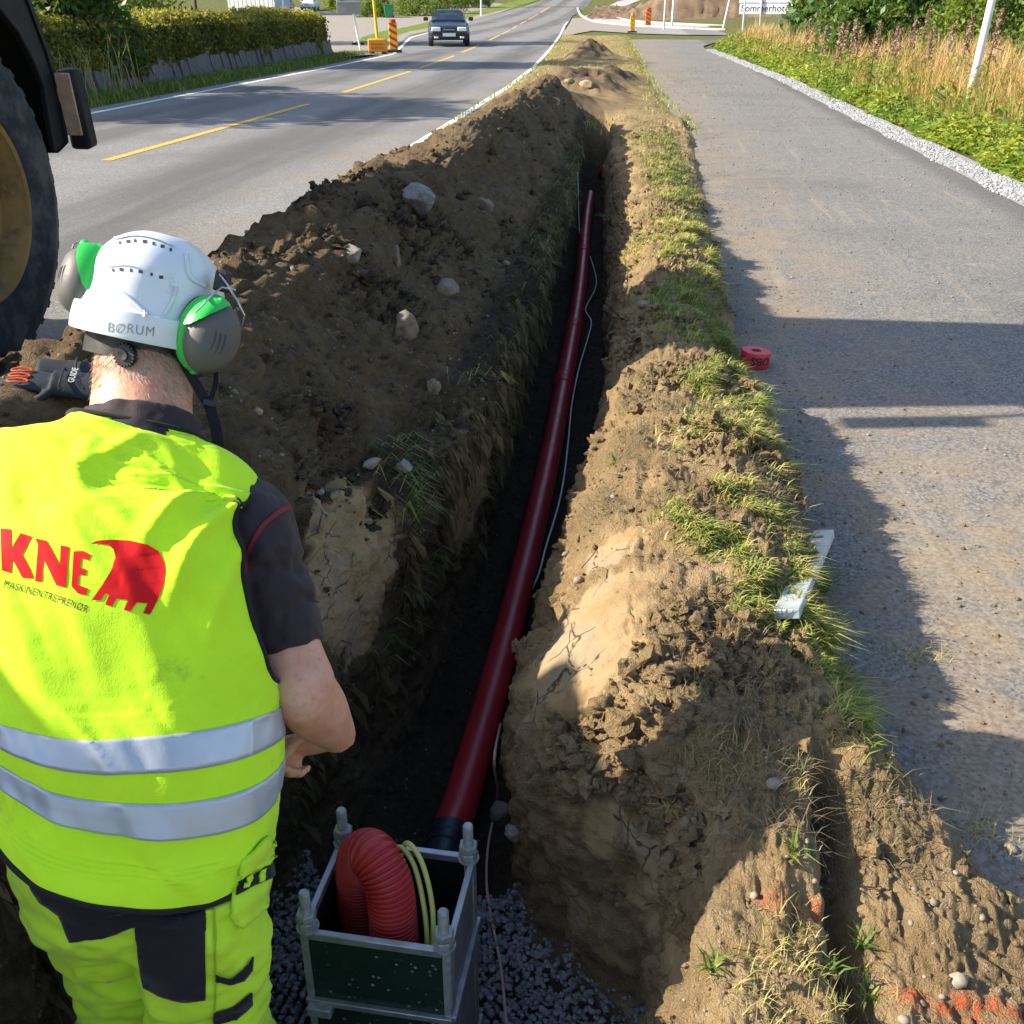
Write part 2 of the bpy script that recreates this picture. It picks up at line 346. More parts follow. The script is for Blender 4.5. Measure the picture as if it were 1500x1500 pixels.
# ------------------------------------------------------------------ the trench, its banks and the verge: one displaced strip
#            toe L         shoulder      crest        slope        lip L        wall         floor L      floor R      wall         lip R       bank in     bank out    toe R        path
ST = {
 -0.6: [(-2.6,-.03),(-2.35,.25),(-1.9,.65),(-1.5,.78),(-1.3,.55),(-1.15,.3),(-1.12,-.2),(-1.08,-.6),(.05,-.6),(.09,-.2),(.15,.08),(.28,.14),(.42,.12),(.62,.12),(1.0,.05),(1.35,-.03)],
  0.9: [(-2.6,-.03),(-2.35,.25),(-1.9,.65),(-1.45,.79),(-1.28,.58),(-1.14,.3),(-1.10,-.2),(-1.06,-.6),(.03,-.6),(.08,-.2),(.13,.08),(.25,.13),(.42,.12),(.60,.10),(.88,.05),(1.12,-.03)],
  1.3: [(-2.6,-.03),(-2.35,.25),(-1.85,.62),(-1.38,.79),(-1.22,.58),(-1.06,.3),(-1.02,-.2),(-.97,-.6),(.06,-.6),(.10,-.2),(.14,.10),(.25,.17),(.42,.14),(.58,.13),(.76,.07),(.88,-.03)],
  1.5: [(-2.6,-.03),(-2.35,.22),(-1.82,.62),(-1.34,.79),(-1.16,.58),(-.98,.3),(-.95,-.2),(-.9,-.6),(.05,-.6),(.09,-.2),(.13,.12),(.25,.2),(.42,.17),(.57,.14),(.68,.08),(.74,-.03)],
  1.75:[(-2.42,-.03),(-2.2,.10),(-1.66,.52),(-1.30,.79),(-1.10,.58),(-.88,.28),(-.86,-.2),(-.8,-.6),(-.2,-.6),(-.17,-.25),(-.14,.04),(.12,.24),(.40,.24),(.52,.16),(.57,.08),(.62,-.03)],
  2.1: [(-2.42,-.03),(-2.2,.10),(-1.66,.52),(-1.26,.79),(-1.02,.56),(-.74,.22),(-.73,-.2),(-.68,-.6),(-.25,-.6),(-.22,-.25),(-.18,.03),(.05,.27),(.38,.28),(.52,.2),(.57,.08),(.60,-.03)],
  2.6: [(-2.420,-.03),(-2.200,.10),(-1.660,.52),(-1.240,.79),(-0.960,.56),(-0.600,.22),(-0.600,-.2),(-0.570,-.6),(-0.200,-.6),(-0.170,-.25),(-0.120,.03),(0.090,.29),(0.380,.29),(0.530,.2),(0.580,.08),(0.620,-.03)],
  3.4: [(-2.420,-.03),(-2.200,.10),(-1.660,.52),(-1.200,.79),(-0.900,.55),(-0.500,.2),(-0.530,-.2),(-0.530,-.6),(-0.135,-.6),(-0.115,-.2),(-0.065,.08),(0.115,.27),(0.360,.27),(0.520,.18),(0.570,.07),(0.620,-.03)],
  4.6: [(-2.420,-.03),(-2.200,.10),(-1.660,.52),(-1.100,.79),(-0.840,.55),(-0.480,.2),(-0.520,-.2),(-0.530,-.6),(-0.110,-.6),(-0.090,-.2),(-0.040,.10),(0.110,.24),(0.300,.25),(0.440,.16),(0.500,.07),(0.550,-.03)],
  6.0: [(-2.420,-.03),(-2.200,.10),(-1.660,.52),(-1.060,.79),(-0.820,.55),(-0.500,.2),(-0.540,-.2),(-0.550,-.6),(-0.110,-.6),(-0.080,-.2),(0.000,.10),(0.160,.24),(0.380,.24),(0.500,.16),(0.550,.07),(0.620,-.03)],
  8.0: [(-2.580,-.03),(-2.320,.12),(-1.600,.55),(-1.050,.79),(-0.820,.56),(-0.470,.2),(-0.520,-.2),(-0.560,-.6),(-0.170,-.6),(-0.130,-.2),(-0.030,.08),(0.130,.2),(0.340,.2),(0.480,.12),(0.560,.06),(0.660,-.03)],
 10.5: [(-2.560,-.03),(-2.300,.10),(-1.550,.48),(-1.000,.74),(-0.800,.50),(-0.550,.18),(-0.600,-.2),(-0.640,-.6),(-0.250,-.6),(-0.210,-.2),(-0.110,.06),(0.090,.16),(0.340,.15),(0.520,.09),(0.620,.05),(0.740,-.03)],
 13.9: [(-2.56,-.03),(-2.3,.08),(-1.5,.40),(-1.0,.68),(-.82,.46),(-.64,.17),(-.66,-.2),(-.68,-.55),(-.34,-.55),(-.30,-.2),(-.20,.06),(.06,.13),(.34,.12),(.54,.08),(.68,.05),(.82,-.03)],
 15.0: [(-2.56,-.03),(-2.3,.06),(-1.5,.22),(-1.0,.40),(-.86,.3),(-.68,.14),(-.68,-.2),(-.68,-.58),(-.34,-.58),(-.32,-.2),(-.24,.06),(.06,.11),(.34,.1),(.54,.08),(.7,.05),(.84,-.03)],
 15.9: [(-2.56,-.03),(-2.3,.05),(-1.6,.12),(-1.1,.17),(-.9,.14),(-.74,.12),(-.66,.1),(-.6,.1),(-.45,.1),(-.35,.1),(-.24,.1),(.06,.1),(.34,.09),(.52,.08),(.66,.05),(.8,-.03)],
}
def flat_station(xl, xr):
    f = np.linspace(0, 1, 16); z = np.full(16, .07); z[0] = z[-1] = -.03; z[1] = z[-2] = .05
    return [(xl + (xr - xl) * q, w) for q, w in zip(f, z)]
for y, a, b in ((18.5, -2.56, .62), (27, -2.58, .36), (34, -2.8, .2), (42, -3.2, .0), (50, -3.55, -.15), (56, -3.8, -.35), (60, -3.95, -.6)): ST[y] = flat_station(a, b)
ky = np.array(sorted(ST)); kp = np.array([ST[y] for y in ky])               # (n,16,2)
ys = [-.6]
while ys[-1] < 60: ys.append(ys[-1] + max(.0065, .0042 * abs(ys[-1])))
ys = np.array(ys); NY = len(ys)
ctrl = np.stack([np.stack([np.interp(ys, ky, kp[:, i, c]) for c in (0, 1)], -1) for i in range(16)], 1)   # (NY,16,2)
den = np.array([8, 20, 28, 42, 54, 58, 42, 34, 46, 44, 48, 62, 52, 40, 28])   # samples per span
tt = np.concatenate([i + np.arange(n) / n for i, n in enumerate(den)] + [[15.0]])
NT_ = len(tt); ii = np.minimum(tt.astype(int), 14); ff = tt - ii
E_ = np.concatenate([2 * ctrl[:, :1] - ctrl[:, 1:2], ctrl, 2 * ctrl[:, -1:] - ctrl[:, -2:-1]], 1)
a_, b_, c_, d_ = E_[:, ii], E_[:, ii + 1], E_[:, ii + 2], E_[:, ii + 3]; f_ = ff[None, :, None]
cr = .5 * (2 * b_ + (c_ - a_) * f_ + (2 * a_ - 5 * b_ + 4 * c_ - d_) * f_ ** 2 + (3 * b_ - a_ - 3 * c_ + d_) * f_ ** 3)
ln = b_ + (c_ - b_) * f_
prof = .8 * cr + .2 * ln
G = np.zeros((NY, NT_, 3)); G[:, :, 0] = prof[:, :, 0]; G[:, :, 2] = prof[:, :, 1]; G[:, :, 1] = ys[:, None]
# wander of the lips along the trench
wob = fbm(np.stack([np.zeros(NY), ys, np.zeros(NY)], -1), .9, 3, s=3)
wl_ = np.interp(tt, [0, 3, 5, 7, 7.4, 15], [0, .5, 1, .6, 0, 0]); wr_ = np.interp(tt, [0, 7.6, 8, 10, 12, 15], [0, 0, .5, 1, .8, .4])
wob2 = fbm(np.stack([np.ones(NY) * 5, ys, np.zeros(NY)], -1), .7, 3, s=5)
G[:, :, 0] += .035 * wob[:, None] * wl_ + .04 * wob2[:, None] * wr_
du = np.gradient(G, axis=1); dv = np.gradient(G, axis=0); N_ = np.cross(du, dv); N_ /= np.linalg.norm(N_, axis=2)[..., None] + 1e-9
P0 = G.reshape(-1, 3); NN = N_.reshape(-1, 3); TT = np.tile(tt, NY); YY = P0[:, 1]; XX = P0[:, 0]
heap = sstep(.2, 1.2, TT) * (1 - sstep(4.6, 5.4, TT)); wallL = sstep(4.5, 5, TT) * (1 - sstep(6.5, 7, TT)); floor = sstep(6.6, 7, TT) * (1 - sstep(8, 8.4, TT))
wallR = sstep(8, 8.4, TT) * (1 - sstep(9.6, 10.2, TT)); bank = sstep(9.4, 10.2, TT) * (1 - sstep(13.4, 15, TT)); fadeY = 1 - sstep(14.5, 17, YY); edge = sstep(0, .9, TT) * (1 - sstep(14, 15, TT))
def blob(x, y, rx, ry): return np.exp(-(((XX - x) / rx) ** 2 + ((YY - y) / ry) ** 2))
clay = np.clip(1.5 * blob(-.05, 2.0, .13, .17) * bank * 1.3 + 1.2 * blob(.0, 2.36, .09, .07) * bank, 0, 1)
clay = np.maximum(clay, np.clip(1.6 * np.exp(-(((TT - 5.15) / .5) ** 2 + ((YY - 2.32) / .2) ** 2)), 0, 1))
clay = np.maximum(clay, .8 * np.clip(1.4 * np.exp(-(((TT - 5.6) / .6) ** 2 + ((YY - 3.35) / .3) ** 2)), 0, 1))
clay = np.maximum(clay, .75 * wallR * (1 - sstep(1.6, 1.8, YY)) * .6)
clay = sstep(.35, .6, clay + .22 * fbm(P0, .09, 5, .6, s=61))
farm = 1 - sstep(7, 15, YY); P1 = P0 * [1, .75, 1]
big = fbm(P0, .55, 3, s=11); med = fbm(P0, .17, 4, .55, s=21, billow=True); sml = fbm(P0, .05, 3, .6, s=31, billow=True) * farm; tiny = fbm(P0, .019, 2, .6, s=41, billow=True) * (1 - sstep(3, 7, YY))
lump = sstep(.1, .6, fbm(P0, .3, 3, s=51) + .15 * fbm(P0, .09, 2, s=53))   # where the crumbly clods lie
amp = heap * (.055 * big + .030 * med + (.010 + .018 * lump) * sml + (.004 + .006 * lump) * tiny)
amp += (wallL + wallR) * (.025 * big + .02 * med + .011 * sml + .004 * tiny) * (1 - .8 * clay)
amp += floor * (.012 * big + .008 * med + .004 * sml + .003 * tiny)
amp += bank * (.040 * big + .015 * med + (.008 + .020 * lump) * sml + (.004 + .007 * lump) * tiny) * (1 - .9 * clay)
amp += clay * (.004 * fbm(P0 * [.4, 2.5, 1], .05, 3, s=77) + .003 * fbm(P0, .02, 2, s=78) - .008)      # bucket scrapes
amp *= fadeY * edge
amp *= 1 - .9 * np.exp(-(((XX + 1.19) / .14) ** 2 + ((YY - 1.90) / .24) ** 2) ** 1.5)      # the flat spot where the gloves lie
amp += (1 - fadeY) * edge * (.03 * big + .02 * fbm(P0, .6, 2, s=47))
# cracks in the drying clay
cw = fbm(P0, .1, 4, s=71); amp -= clay * (.022 * np.exp(-(cw / .03) ** 2) * sstep(.0, .35, fbm(P0, .35, 2, s=73)))
# fissure of earth slumped off the near bank, and the step beside the path
grv = np.exp(-((XX - .435 - .02 * big) / .028) ** 2) * (1 - sstep(1.55, 1.75, YY)) * bank; amp -= .10 * grv
crk = np.exp(-((XX - .40 - .12 * (YY - 2.05) - .02 * med) / .03) ** 2) * blob(.42, 2.12, .2, .1) * bank; amp -= .09 * crk
cav = blob(.22, 2.72, .07, .06) * bank * (1 if True else 0); amp -= .07 * cav
V_ = P0 + NN * amp[:, None]
for mx, my, h, rx, ry in ((-1.1, 16.6, .22, .5, .8), (-1.0, 20.5, .36, .75, 2.2), (-.35, 23.5, .18, .4, 1.6), (-1.35, 34, .38, .65, 1.8), (-.5, 17.9, .12, .35, .8)):
    V_[:, 2] += h * np.exp(-((((V_[:, 0] - mx) / rx) ** 2 + ((V_[:, 1] - my) / ry) ** 2) ** 1.3)) * edge * (1 + .5 * fbm(V_, .45, 3, s=49))
dark = np.clip(heap * .72 + wallL * .85 + floor * 1.0 + wallR * .35, 0, 1) * (1 - .8 * clay) * (1 - .75 * sstep(14.2, 17, YY))  # loam tone, kept dark along the far slot to paint in its shade
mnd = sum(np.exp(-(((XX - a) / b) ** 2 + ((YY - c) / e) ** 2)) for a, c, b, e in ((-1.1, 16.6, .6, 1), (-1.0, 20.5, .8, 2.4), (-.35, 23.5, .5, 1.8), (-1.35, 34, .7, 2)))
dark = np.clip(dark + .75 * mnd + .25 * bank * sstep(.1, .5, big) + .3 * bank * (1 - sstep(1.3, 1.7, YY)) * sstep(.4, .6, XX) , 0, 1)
turf = bank * (1 - clay) * sstep(-.3, .5, fbm(P0, .25, 3, s=81)) * sstep(10.2, 11, TT)
turf = np.maximum(turf, .6 * wallL * sstep(-.1, .5, fbm(P0 * [1, 1, .3], .12, 3, s=83)) * (1 - clay)) + (1 - fadeY) * .6 * (1 - np.clip(mnd, 0, 1))
def near_line(pts, w):
    d = np.full(len(V_), 9.0)
    for (x0, y0), (x1, y1) in zip(pts, pts[1:]):
        ex, ey = x1 - x0, y1 - y0; t_ = np.clip(((V_[:, 0] - x0) * ex + (V_[:, 1] - y0) * ey) / (ex * ex + ey * ey), 0, 1); d = np.minimum(d, np.hypot(V_[:, 0] - x0 - t_ * ex, V_[:, 1] - y0 - t_ * ey))
    return 1 - sstep(w * .35, w, d)
paintm = np.maximum(near_line([(.485, 1.165), (.53, 1.16), (.545, 1.158)], .028), np.maximum(near_line([(.575, 1.16), (.64, 1.165), (.72, 1.165), (.85, 1.17)], .03), .6 * near_line([(.29, 1.275), (.33, 1.28), (.40, 1.285)], .035)))
i, j = np.meshgrid(np.arange(NY - 1), np.arange(NT_ - 1), indexing='ij')
Q_ = np.stack([i * NT_ + j, i * NT_ + j + 1, (i + 1) * NT_ + j + 1, (i + 1) * NT_ + j], -1).reshape(-1, 4)
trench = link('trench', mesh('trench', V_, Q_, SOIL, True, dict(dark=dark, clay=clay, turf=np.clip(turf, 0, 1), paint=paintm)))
tag(trench, 'long open cable trench with earth banks beside the road', kind='structure')
GV = V_.reshape(NY, NT_, 3)
st_ = slice(None, None, 2)
sub = GV[::2, ::2]; sy_, sx_ = sub.shape[:2]
i, j = np.meshgrid(np.arange(sy_ - 1), np.arange(sx_ - 1), indexing='ij')
TB = BVHTree.FromPolygons(sub.reshape(-1, 3).tolist(), np.stack([i * sx_ + j, i * sx_ + j + 1, (i + 1) * sx_ + j + 1, (i + 1) * sx_ + j], -1).reshape(-1, 4).tolist())
def hit(px, py):                                           # where the sight line of a photo pixel meets the earth
    d, f = ray(px, py); l, n, _, t = TB.ray_cast(Vector((0, 0, CAM_H)), d.normalized()); return (l, n) if l else (at(px, py), Vector((0, 0, 1)))
def drop(x, y):
    l, n, _, t = TB.ray_cast(Vector((x, y, 3)), Vector((0, 0, -1))); return (l.z, n) if l else (0.0, Vector((0, 0, 1)))

# ------------------------------------------------------------------ flat ground, road, footpath
def sheet(name, left, right, z, mat, kind='structure', parent=None, nx=2, step=.0):
    """strip between two polylines sampled at the same rows"""
    L = np.array(left, float); Rr = np.array(right, float); n = len(L); f = np.linspace(0, 1, nx)
    V = L[:, None] * (1 - f)[None, :, None] + Rr[:, None] * f[None, :, None]
    Z = z + rise(V[..., 1]); V = np.concatenate([V[..., :2], Z[..., None]], -1).reshape(-1, 3)
    i, j = np.meshgrid(np.arange(n - 1), np.arange(nx - 1), indexing='ij')
    Q = np.stack([i * nx + j, i * nx + j + 1, (i + 1) * nx + j + 1, (i + 1) * nx + j], -1).reshape(-1, 4)
    o = link(name, mesh(name, V, Q, mat, True), parent)
    if not parent: o['kind'] = kind
    return o
def rows(y0, y1, n=120): return np.concatenate([np.linspace(y0, min(y1, 20), n // 3, endpoint=False), np.geomspace(20, y1, n - n // 3)]) if y1 > 20 else np.linspace(y0, y1, n)
def lerp_line(tab, Y): t = np.array(tab); return np.stack([np.interp(Y, t[:, 1], t[:, 0]), Y], -1)
far = [at(*p) for p in ((810, 73), (823, 53), (829, 38), (838, 24), (858, 10))]
XR = [(-2.45, -20), (-2.45, 23)] + [(-2.6, 30)] + [(p.x, p.y) for p in far]
farL = [at(*p) for p in ((560, 79), (590, 55), (640, 42), (700, 25), (790, 2))]
XL = [(-8.75, -20), (-8.75, 20), (-8.6, 30)] + [(p.x, p.y) for p in farL]
dxr = (far[-1] - far[-2]); dxl = (farL[-1] - farL[-2])
XR.append((far[-1].x + dxr.x * 2, far[-1].y + dxr.y * 2)); XL.append((XR[-1][0] - 7.5, XR[-1][1] + 1))
YR = rows(-20, min(XR[-1][1], XL[-1][1]), 160)
# ground: a sheet to the horizon with a gap for the trench strip
def groundgrid(x0, x1, y0, y1, nx, ny, nm='ground'):
    X, Y = np.meshgrid(np.linspace(x0, x1, nx), np.linspace(y0, y1, ny)); return X, Y
gx = np.concatenate([np.linspace(-400, -20, 14), np.linspace(-16, -2.6, 12), [-2.45, .45], np.linspace(.9, 12, 10), np.linspace(20, 400, 14)])
gy = np.concatenate([np.linspace(-60, -1, 8), [-.5], np.linspace(2, 17.5, 10), np.linspace(20, 120, 40), np.linspace(130, 900, 30)])
X, Y = np.meshgrid(gx, gy); Z = rise(Y) - .045 + .09 * np.maximum(0, X - 4.6) * (Y > -60) * np.clip((12 - X) / 7.4 * 1.0, .35, 1)
ny, nx = X.shape; i, j = np.meshgrid(np.arange(ny - 1), np.arange(nx - 1), indexing='ij')
Q = np.stack([i * nx + j, i * nx + j + 1, (i + 1) * nx + j + 1, (i + 1) * nx + j], -1).reshape(-1, 4)
cx = (X[:-1, :-1] + X[1:, 1:]).ravel() / 2; cy_ = (Y[:-1, :-1] + Y[1:, 1:]).ravel() / 2
Q = Q[~((cx > -2.46) & (cx < .46) & (cy_ > -.51) & (cy_ < 17.6))]
ground = link('ground', mesh('ground', np.stack([X, Y, Z], -1), Q, GROUNDM)); ground['kind'] = 'structure'
def gz(x, y): return float(rise(y)) - .045 + .09 * max(0, x - 4.6) * min(1, max(.35, (12 - x) / 7.4))
road = sheet('road', lerp_line(XL, YR), lerp_line(XR, YR), 0.0, ROADM, nx=8)
def paint(left, right, mat, z=.004): return sheet('lane_marking', left, right, z, mat, parent=road)
Yw = rows(-20, 100, 90)
rl = lerp_line(XR, Yw); paint(rl + [-.18, 0], rl + [-.07, 0], WHITE_P)
ll = lerp_line([(x + .35, y) for x, y in XL], Yw); paint(ll, ll + [.12, 0], WHITE_P)
cen = np.array([(p.x, p.y) for p in (at(*q) for q in ((100, 251), (300, 195), (450, 153), (505, 135), (600, 105), (660, 84), (700, 67), (735, 50), (757, 38), (775, 28), (800, 13), (812, 5)))])
cen = np.concatenate([[[-5.75, -8]], cen]); cen = cen[np.argsort(cen[:, 1])]
for a, b in ((145, 451), (503, 602), (613, 664), (674, 702), (714, 731), (735, 746), (749, 757), (761, 770), (774, 786), (791, 805)):
    ya, yb = [np.interp(q, [100, 300, 450, 505, 600, 660, 700, 735, 757, 775, 800, 812], cen[1:, 1]) for q in (a, b)]
    Yd = np.linspace(ya, yb, 8); l = np.stack([np.interp(Yd, cen[:, 1], cen[:, 0]), Yd], -1); paint(l + [-.06, 0], l + [.06, 0], YELLOW_P)
# footpath, its gravel shoulder
PL = [(.35, -12), (.35, 4), (.4, 8), (.5, 12), (.45, 18), (.2, 27), (-.05, 42), (-.3, 53), (-.4, 56)]
PR = [(3.28, -12), (3.28, 9), (3.24, 17), (3.2, 25), (2.85, 36), (2.6, 42), (2.75, 47), (3.6, 52), (5.5, 56)]
Yp = rows(-12, 56, 110); pr = lerp_line(PR, Yp)
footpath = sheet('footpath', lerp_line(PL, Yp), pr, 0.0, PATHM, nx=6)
sheet('gravel_shoulder', pr[Yp < 44] + [-.02, 0], pr[Yp < 44] + [.40, 0], .006, simple('shoulder', (.3, .3, .3), .9, .2, var=.5, sc=60, bump=.8, bsc=120, bd=.01))
# cross street, side road, pavement and kerbs beyond
def patch(name, pix, mat, z, kind='structure', sub=3.0):
    P = [at(*q) for q in pix]; bm = bmesh.new(); f = bm.faces.new([bm.verts.new((p.x, p.y, 0)) for p in P]); bmesh.ops.triangulate(bm, faces=bm.faces)
    for _ in range(5):
        e = [e for e in bm.edges if e.calc_length() > sub]
        if not e: break
        bmesh.ops.subdivide_edges(bm, edges=e, cuts=1, use_grid_fill=False); bmesh.ops.triangulate(bm, faces=bm.faces)
    for v in bm.verts: v.co.z = z + float(rise(v.co.y))
    bmesh.ops.recalc_face_normals(bm, faces=bm.faces)
    if sum(f.normal.z for f in bm.faces) < 0: bmesh.ops.reverse_faces(bm, faces=bm.faces)
    me = bpy.data.meshes.new(name); bm.to_mesh(me); bm.free(); me.materials.append(mat); o = link(name, me); o['kind'] = kind; return o
patch('cross_street', [(823, 53), (826, 46), (838, 27), (852, 26), (870, 33), (930, 38), (1062, 44), (1120, 47), (1120, 52), (1000, 51), (930, 49), (868, 45)], FARM, .008)
patch('pavement', [(856, 24), (868, 18), (905, 2), (945, -6), (938, 0), (900, 14), (893, 20), (905, 26), (935, 31), (1062, 37), (1120, 40), (1120, 44), (1062, 41), (930, 37), (872, 32)], simple('paving', (.36, .35, .33), .9, .2, var=.12, sc=3), .012)
def kerb(pix, w=.22, h=.12, name='kerb'):
    P = spl([at(*q)[:2] for q in pix], 40); t = np.gradient(P, axis=0); t /= np.linalg.norm(t, axis=1)[:, None]; n = np.stack([-t[:, 1], t[:, 0]], -1) * w / 2
    z = rise(P[:, 1]); rings = np.stack([np.stack([*(P + s * n).T, z + q], -1) for s, q in ((-1, -.04), (-1, h), (1, h), (1, -.04))], 1)
    o = MB().loft(rings).build(name, KERBM, smooth=False); o['kind'] = 'structure'; return o
kerb([(846, 12), (848, 18), (853, 24), (870, 32), (900, 36), (935, 39), (1000, 42), (1064, 45)])
kerb([(893, 21), (905, 27), (935, 32), (1000, 36), (1064, 39)])
patch('side_road', [(455, 88), (566, 79), (600, 52), (650, 40), (705, 26), (760, 8), (720, 4), (640, 14), (560, 20), (500, 20), (430, 10), (390, 10), (395, 30), (450, 55)], FARM, .012)
patch('grass_strip', [(520, 66), (560, 60), (600, 46), (650, 36), (700, 22), (790, 0), (760, 0), (700, 15), (640, 28), (560, 46), (530, 55)], groundmat('cut_grass', [(.35, (.06, .1, .02)), (.55, (.15, .2, .04)), (.7, (.2, .22, .07))], 1.5), .016)
# gravel bank of bare earth behind the cross street
ax = np.linspace(0, 1, 60); PA = [at(905, 30), at(1105, 42)]
bw = np.linspace(-5, 15, 70); bd = np.linspace(0, 30, 40); X, D = np.meshgrid(bw, bd); c0 = at(935, 29)
H = 3.2 * sstep(0, 7, D) * sstep(-4.5, 3, X - .3 * D) + .25 * np.random.default_rng(3).normal(size=X.shape) * sstep(0, 2, D) * .5
Pb = np.stack([c0.x + X, c0.y + .4 + D + .05 * X, float(rise(c0.y)) - .05 + H + .04 * D], -1)
ny, nx = X.shape; i, j = np.meshgrid(np.arange(ny - 1), np.arange(nx - 1), indexing='ij')
eb = link('earth_bank', mesh('earth_bank', Pb, np.stack([i * nx + j, i * nx + j + 1, (i + 1) * nx + j + 1, (i + 1) * nx + j], -1).reshape(-1, 4), BANKM)); eb['kind'] = 'structure'
# ------------------------------------------------------------------ loose earth, gravel, pebbles
def ico(sub):
    bm = bmesh.new(); bmesh.ops.create_icosphere(bm, subdivisions=sub, radius=1); bm.verts.ensure_lookup_table()
    V = np.array([v.co[:] for v in bm.verts]); T_ = np.array([[v.index for v in f.verts] for f in bm.faces]); bm.free(); return V, T_
IC1, IT1 = ico(2); IC0, IT0 = ico(1); IC2, IT2 = ico(4)
def lumps(V, rough, s, octv=4): return V * np.maximum(.35, 1 + rough * fbm(V + s * 7.7, .75, octv, .55, s=s))[:, None]
def rotm(n):
    q = rng.normal(size=(n, 4)); q /= np.linalg.norm(q, axis=1)[:, None]; w, x, y, z = q.T
    return np.stack([1 - 2 * (y * y + z * z), 2 * (x * y - w * z), 2 * (x * z + w * y), 2 * (x * y + w * z), 1 - 2 * (x * x + z * z), 2 * (y * z - w * x), 2 * (x * z - w * y), 2 * (y * z + w * x), 1 - 2 * (x * x + y * y)], -1).reshape(n, 3, 3)
def scatter_lumps(name, P, S, mat, rough=.45, base=0, flat=.75, smooth=True, tint=None, label=None):
    if base == 0 and not smooth and 'clod' in name and (S > .0075).any():   # the bigger crumbs get more facets
        k = S > .0075; scatter_lumps(name, P[k], S[k] * .85, mat, .95, 1, flat, False, None, (label or '') + ', the coarser part'); P, S = P[~k], S[~k]
    Vb, Tb = ((IC0, IT0), (IC1, IT1), (IC2, IT2))[base]
    vs = [lumps(Vb, rough, k) for k in range(9)]; n = len(P); k = rng.integers(0, 9, n); Rm = rotm(n)
    U = np.stack(vs)[k] * np.stack([rng.uniform(.8, 1.25, n), rng.uniform(.7, 1.1, n), rng.uniform(.55, .95, n)], -1)[:, None]
    V = np.einsum('nij,nvj->nvi', Rm, U) * S[:, None, None]; V[..., 2] *= flat; V += P[:, None]
    T_ = (Tb[None] + (np.arange(n) * len(Vb))[:, None, None]).reshape(-1, 3)
    tv = rng.random(n) if tint is None else tint
    o = link(name, mesh(name, V.reshape(-1, 3), T_, SOIL if mat in (CLOD, CLOD_D) else mat, smooth, dict(tint=np.repeat(tv, len(Vb)), dark=np.repeat((.8 if mat == CLOD_D else .12) + .2 * tv, len(Vb))))); o['kind'] = 'stuff'
    if label: o['label'] = label
    return o
NY_, NT2 = GV.shape[:2]
cellA = np.linalg.norm(np.cross(GV[1:, :-1] - GV[:-1, :-1], GV[:-1, 1:] - GV[:-1, :-1]), axis=2)
cc = (GV[1:, 1:] + GV[:-1, :-1]) / 2; cN = np.cross(GV[:-1, 1:] - GV[:-1, :-1], GV[1:, :-1] - GV[:-1, :-1]); cN /= np.linalg.norm(cN, axis=2)[..., None] + 1e-9
cN *= np.where(cN[..., 2:] < 0, -1, 1)
g2 = lambda a: a.reshape(NY_, NT2)[:-1, :-1]
def pick(w, n):
    w = (w * cellA).ravel(); w = w / w.sum(); k = rng.choice(len(w), n, p=w); return k
near = 1 / (1 + (cc[..., 1] / 3.5) ** 2) * (cc[..., 1] < 13.4)
cH, cB, cF, cL, cClay, cLump = g2(heap), g2(bank), g2(floor), g2(wallL), g2(clay), g2(lump)
upz = np.clip(cN[..., 2], 0, 1); cH = cH * (1 - np.exp(-(((cc[..., 0] + 1.19) / .14) ** 2 + ((cc[..., 1] - 1.9) / .24) ** 2)))
def place(k, s, sink=.25): return cc.reshape(-1, 3)[k] + cN.reshape(-1, 3)[k] * (s * (1 - 2 * sink))[:, None] * .5
n = 15000; k = pick(cH * near * (.06 + cLump ** 2) * upz ** 1.5, n); s = np.clip(.004 + rng.pareto(2.2, n) * .004, .003, .034)
scatter_lumps('soil_clods', place(k, s), s, CLOD_D, .6, 0, .8, False, label='loose dark clods on the spoil heap')
k = pick(cH * near * cLump ** 3 * upz, 300); s = rng.uniform(.012, .032, 300)
scatter_lumps('soil_clods', place(k, s, .4), s, CLOD_D, .9, 2, label='bigger dark clods on the spoil heap')
n = 12000; k = pick(cB * near * (.05 + cLump ** 2) * (1 - .95 * cClay) * upz, n); s = np.clip(.003 + rng.pareto(2.0, n) * .004, .002, .03)
scatter_lumps('soil_clods', place(k, s), s, CLOD, .6, 0, .8, False, label='loose sandy clods on the right bank')
k = pick(cB * near * (1 - cClay) * upz * np.exp(-((cc[..., 0] - .1) / .1) ** 2) * (.02 + cLump ** 2), 150); s = rng.uniform(.010, .026, 150)
scatter_lumps('soil_clods', place(k, s, .35), s, CLOD, .9, 2, label='bigger sandy clods on the right bank')
n = 13000; pit = cF * (cc[..., 1] < 1.95) * (cc[..., 1] > .9)
k = pick(pit, n); s = rng.uniform(.0045, .0115, n); P = cc.reshape(-1, 3)[k] + np.stack([0 * s, 0 * s, rng.uniform(0, .02, n)], -1)
scatter_lumps('gravel', P, s, GRAVEL, .35, 0, .8, False, label='dark crushed rock on the pit floor')
k = pick(cF * (cc[..., 1] > 1.9) * near, 2600); s = np.clip(.003 + rng.pareto(2.2, 2600) * .003, .002, .022)
scatter_lumps('soil_clods', place(k, s), s, CLOD_D, .5, 0, label='crumbs on the trench floor')
n = 2600; k = pick((cH * .8 + cB) * near * (1 - cClay * .8) * upz, n); s = np.clip(.003 + rng.pareto(2.5, n) * .003, .002, .018)
scatter_lumps('pebbles', place(k, s, .3), s, PEBBLE, .2, 0, .8, True, label='small pebbles in the turned earth')
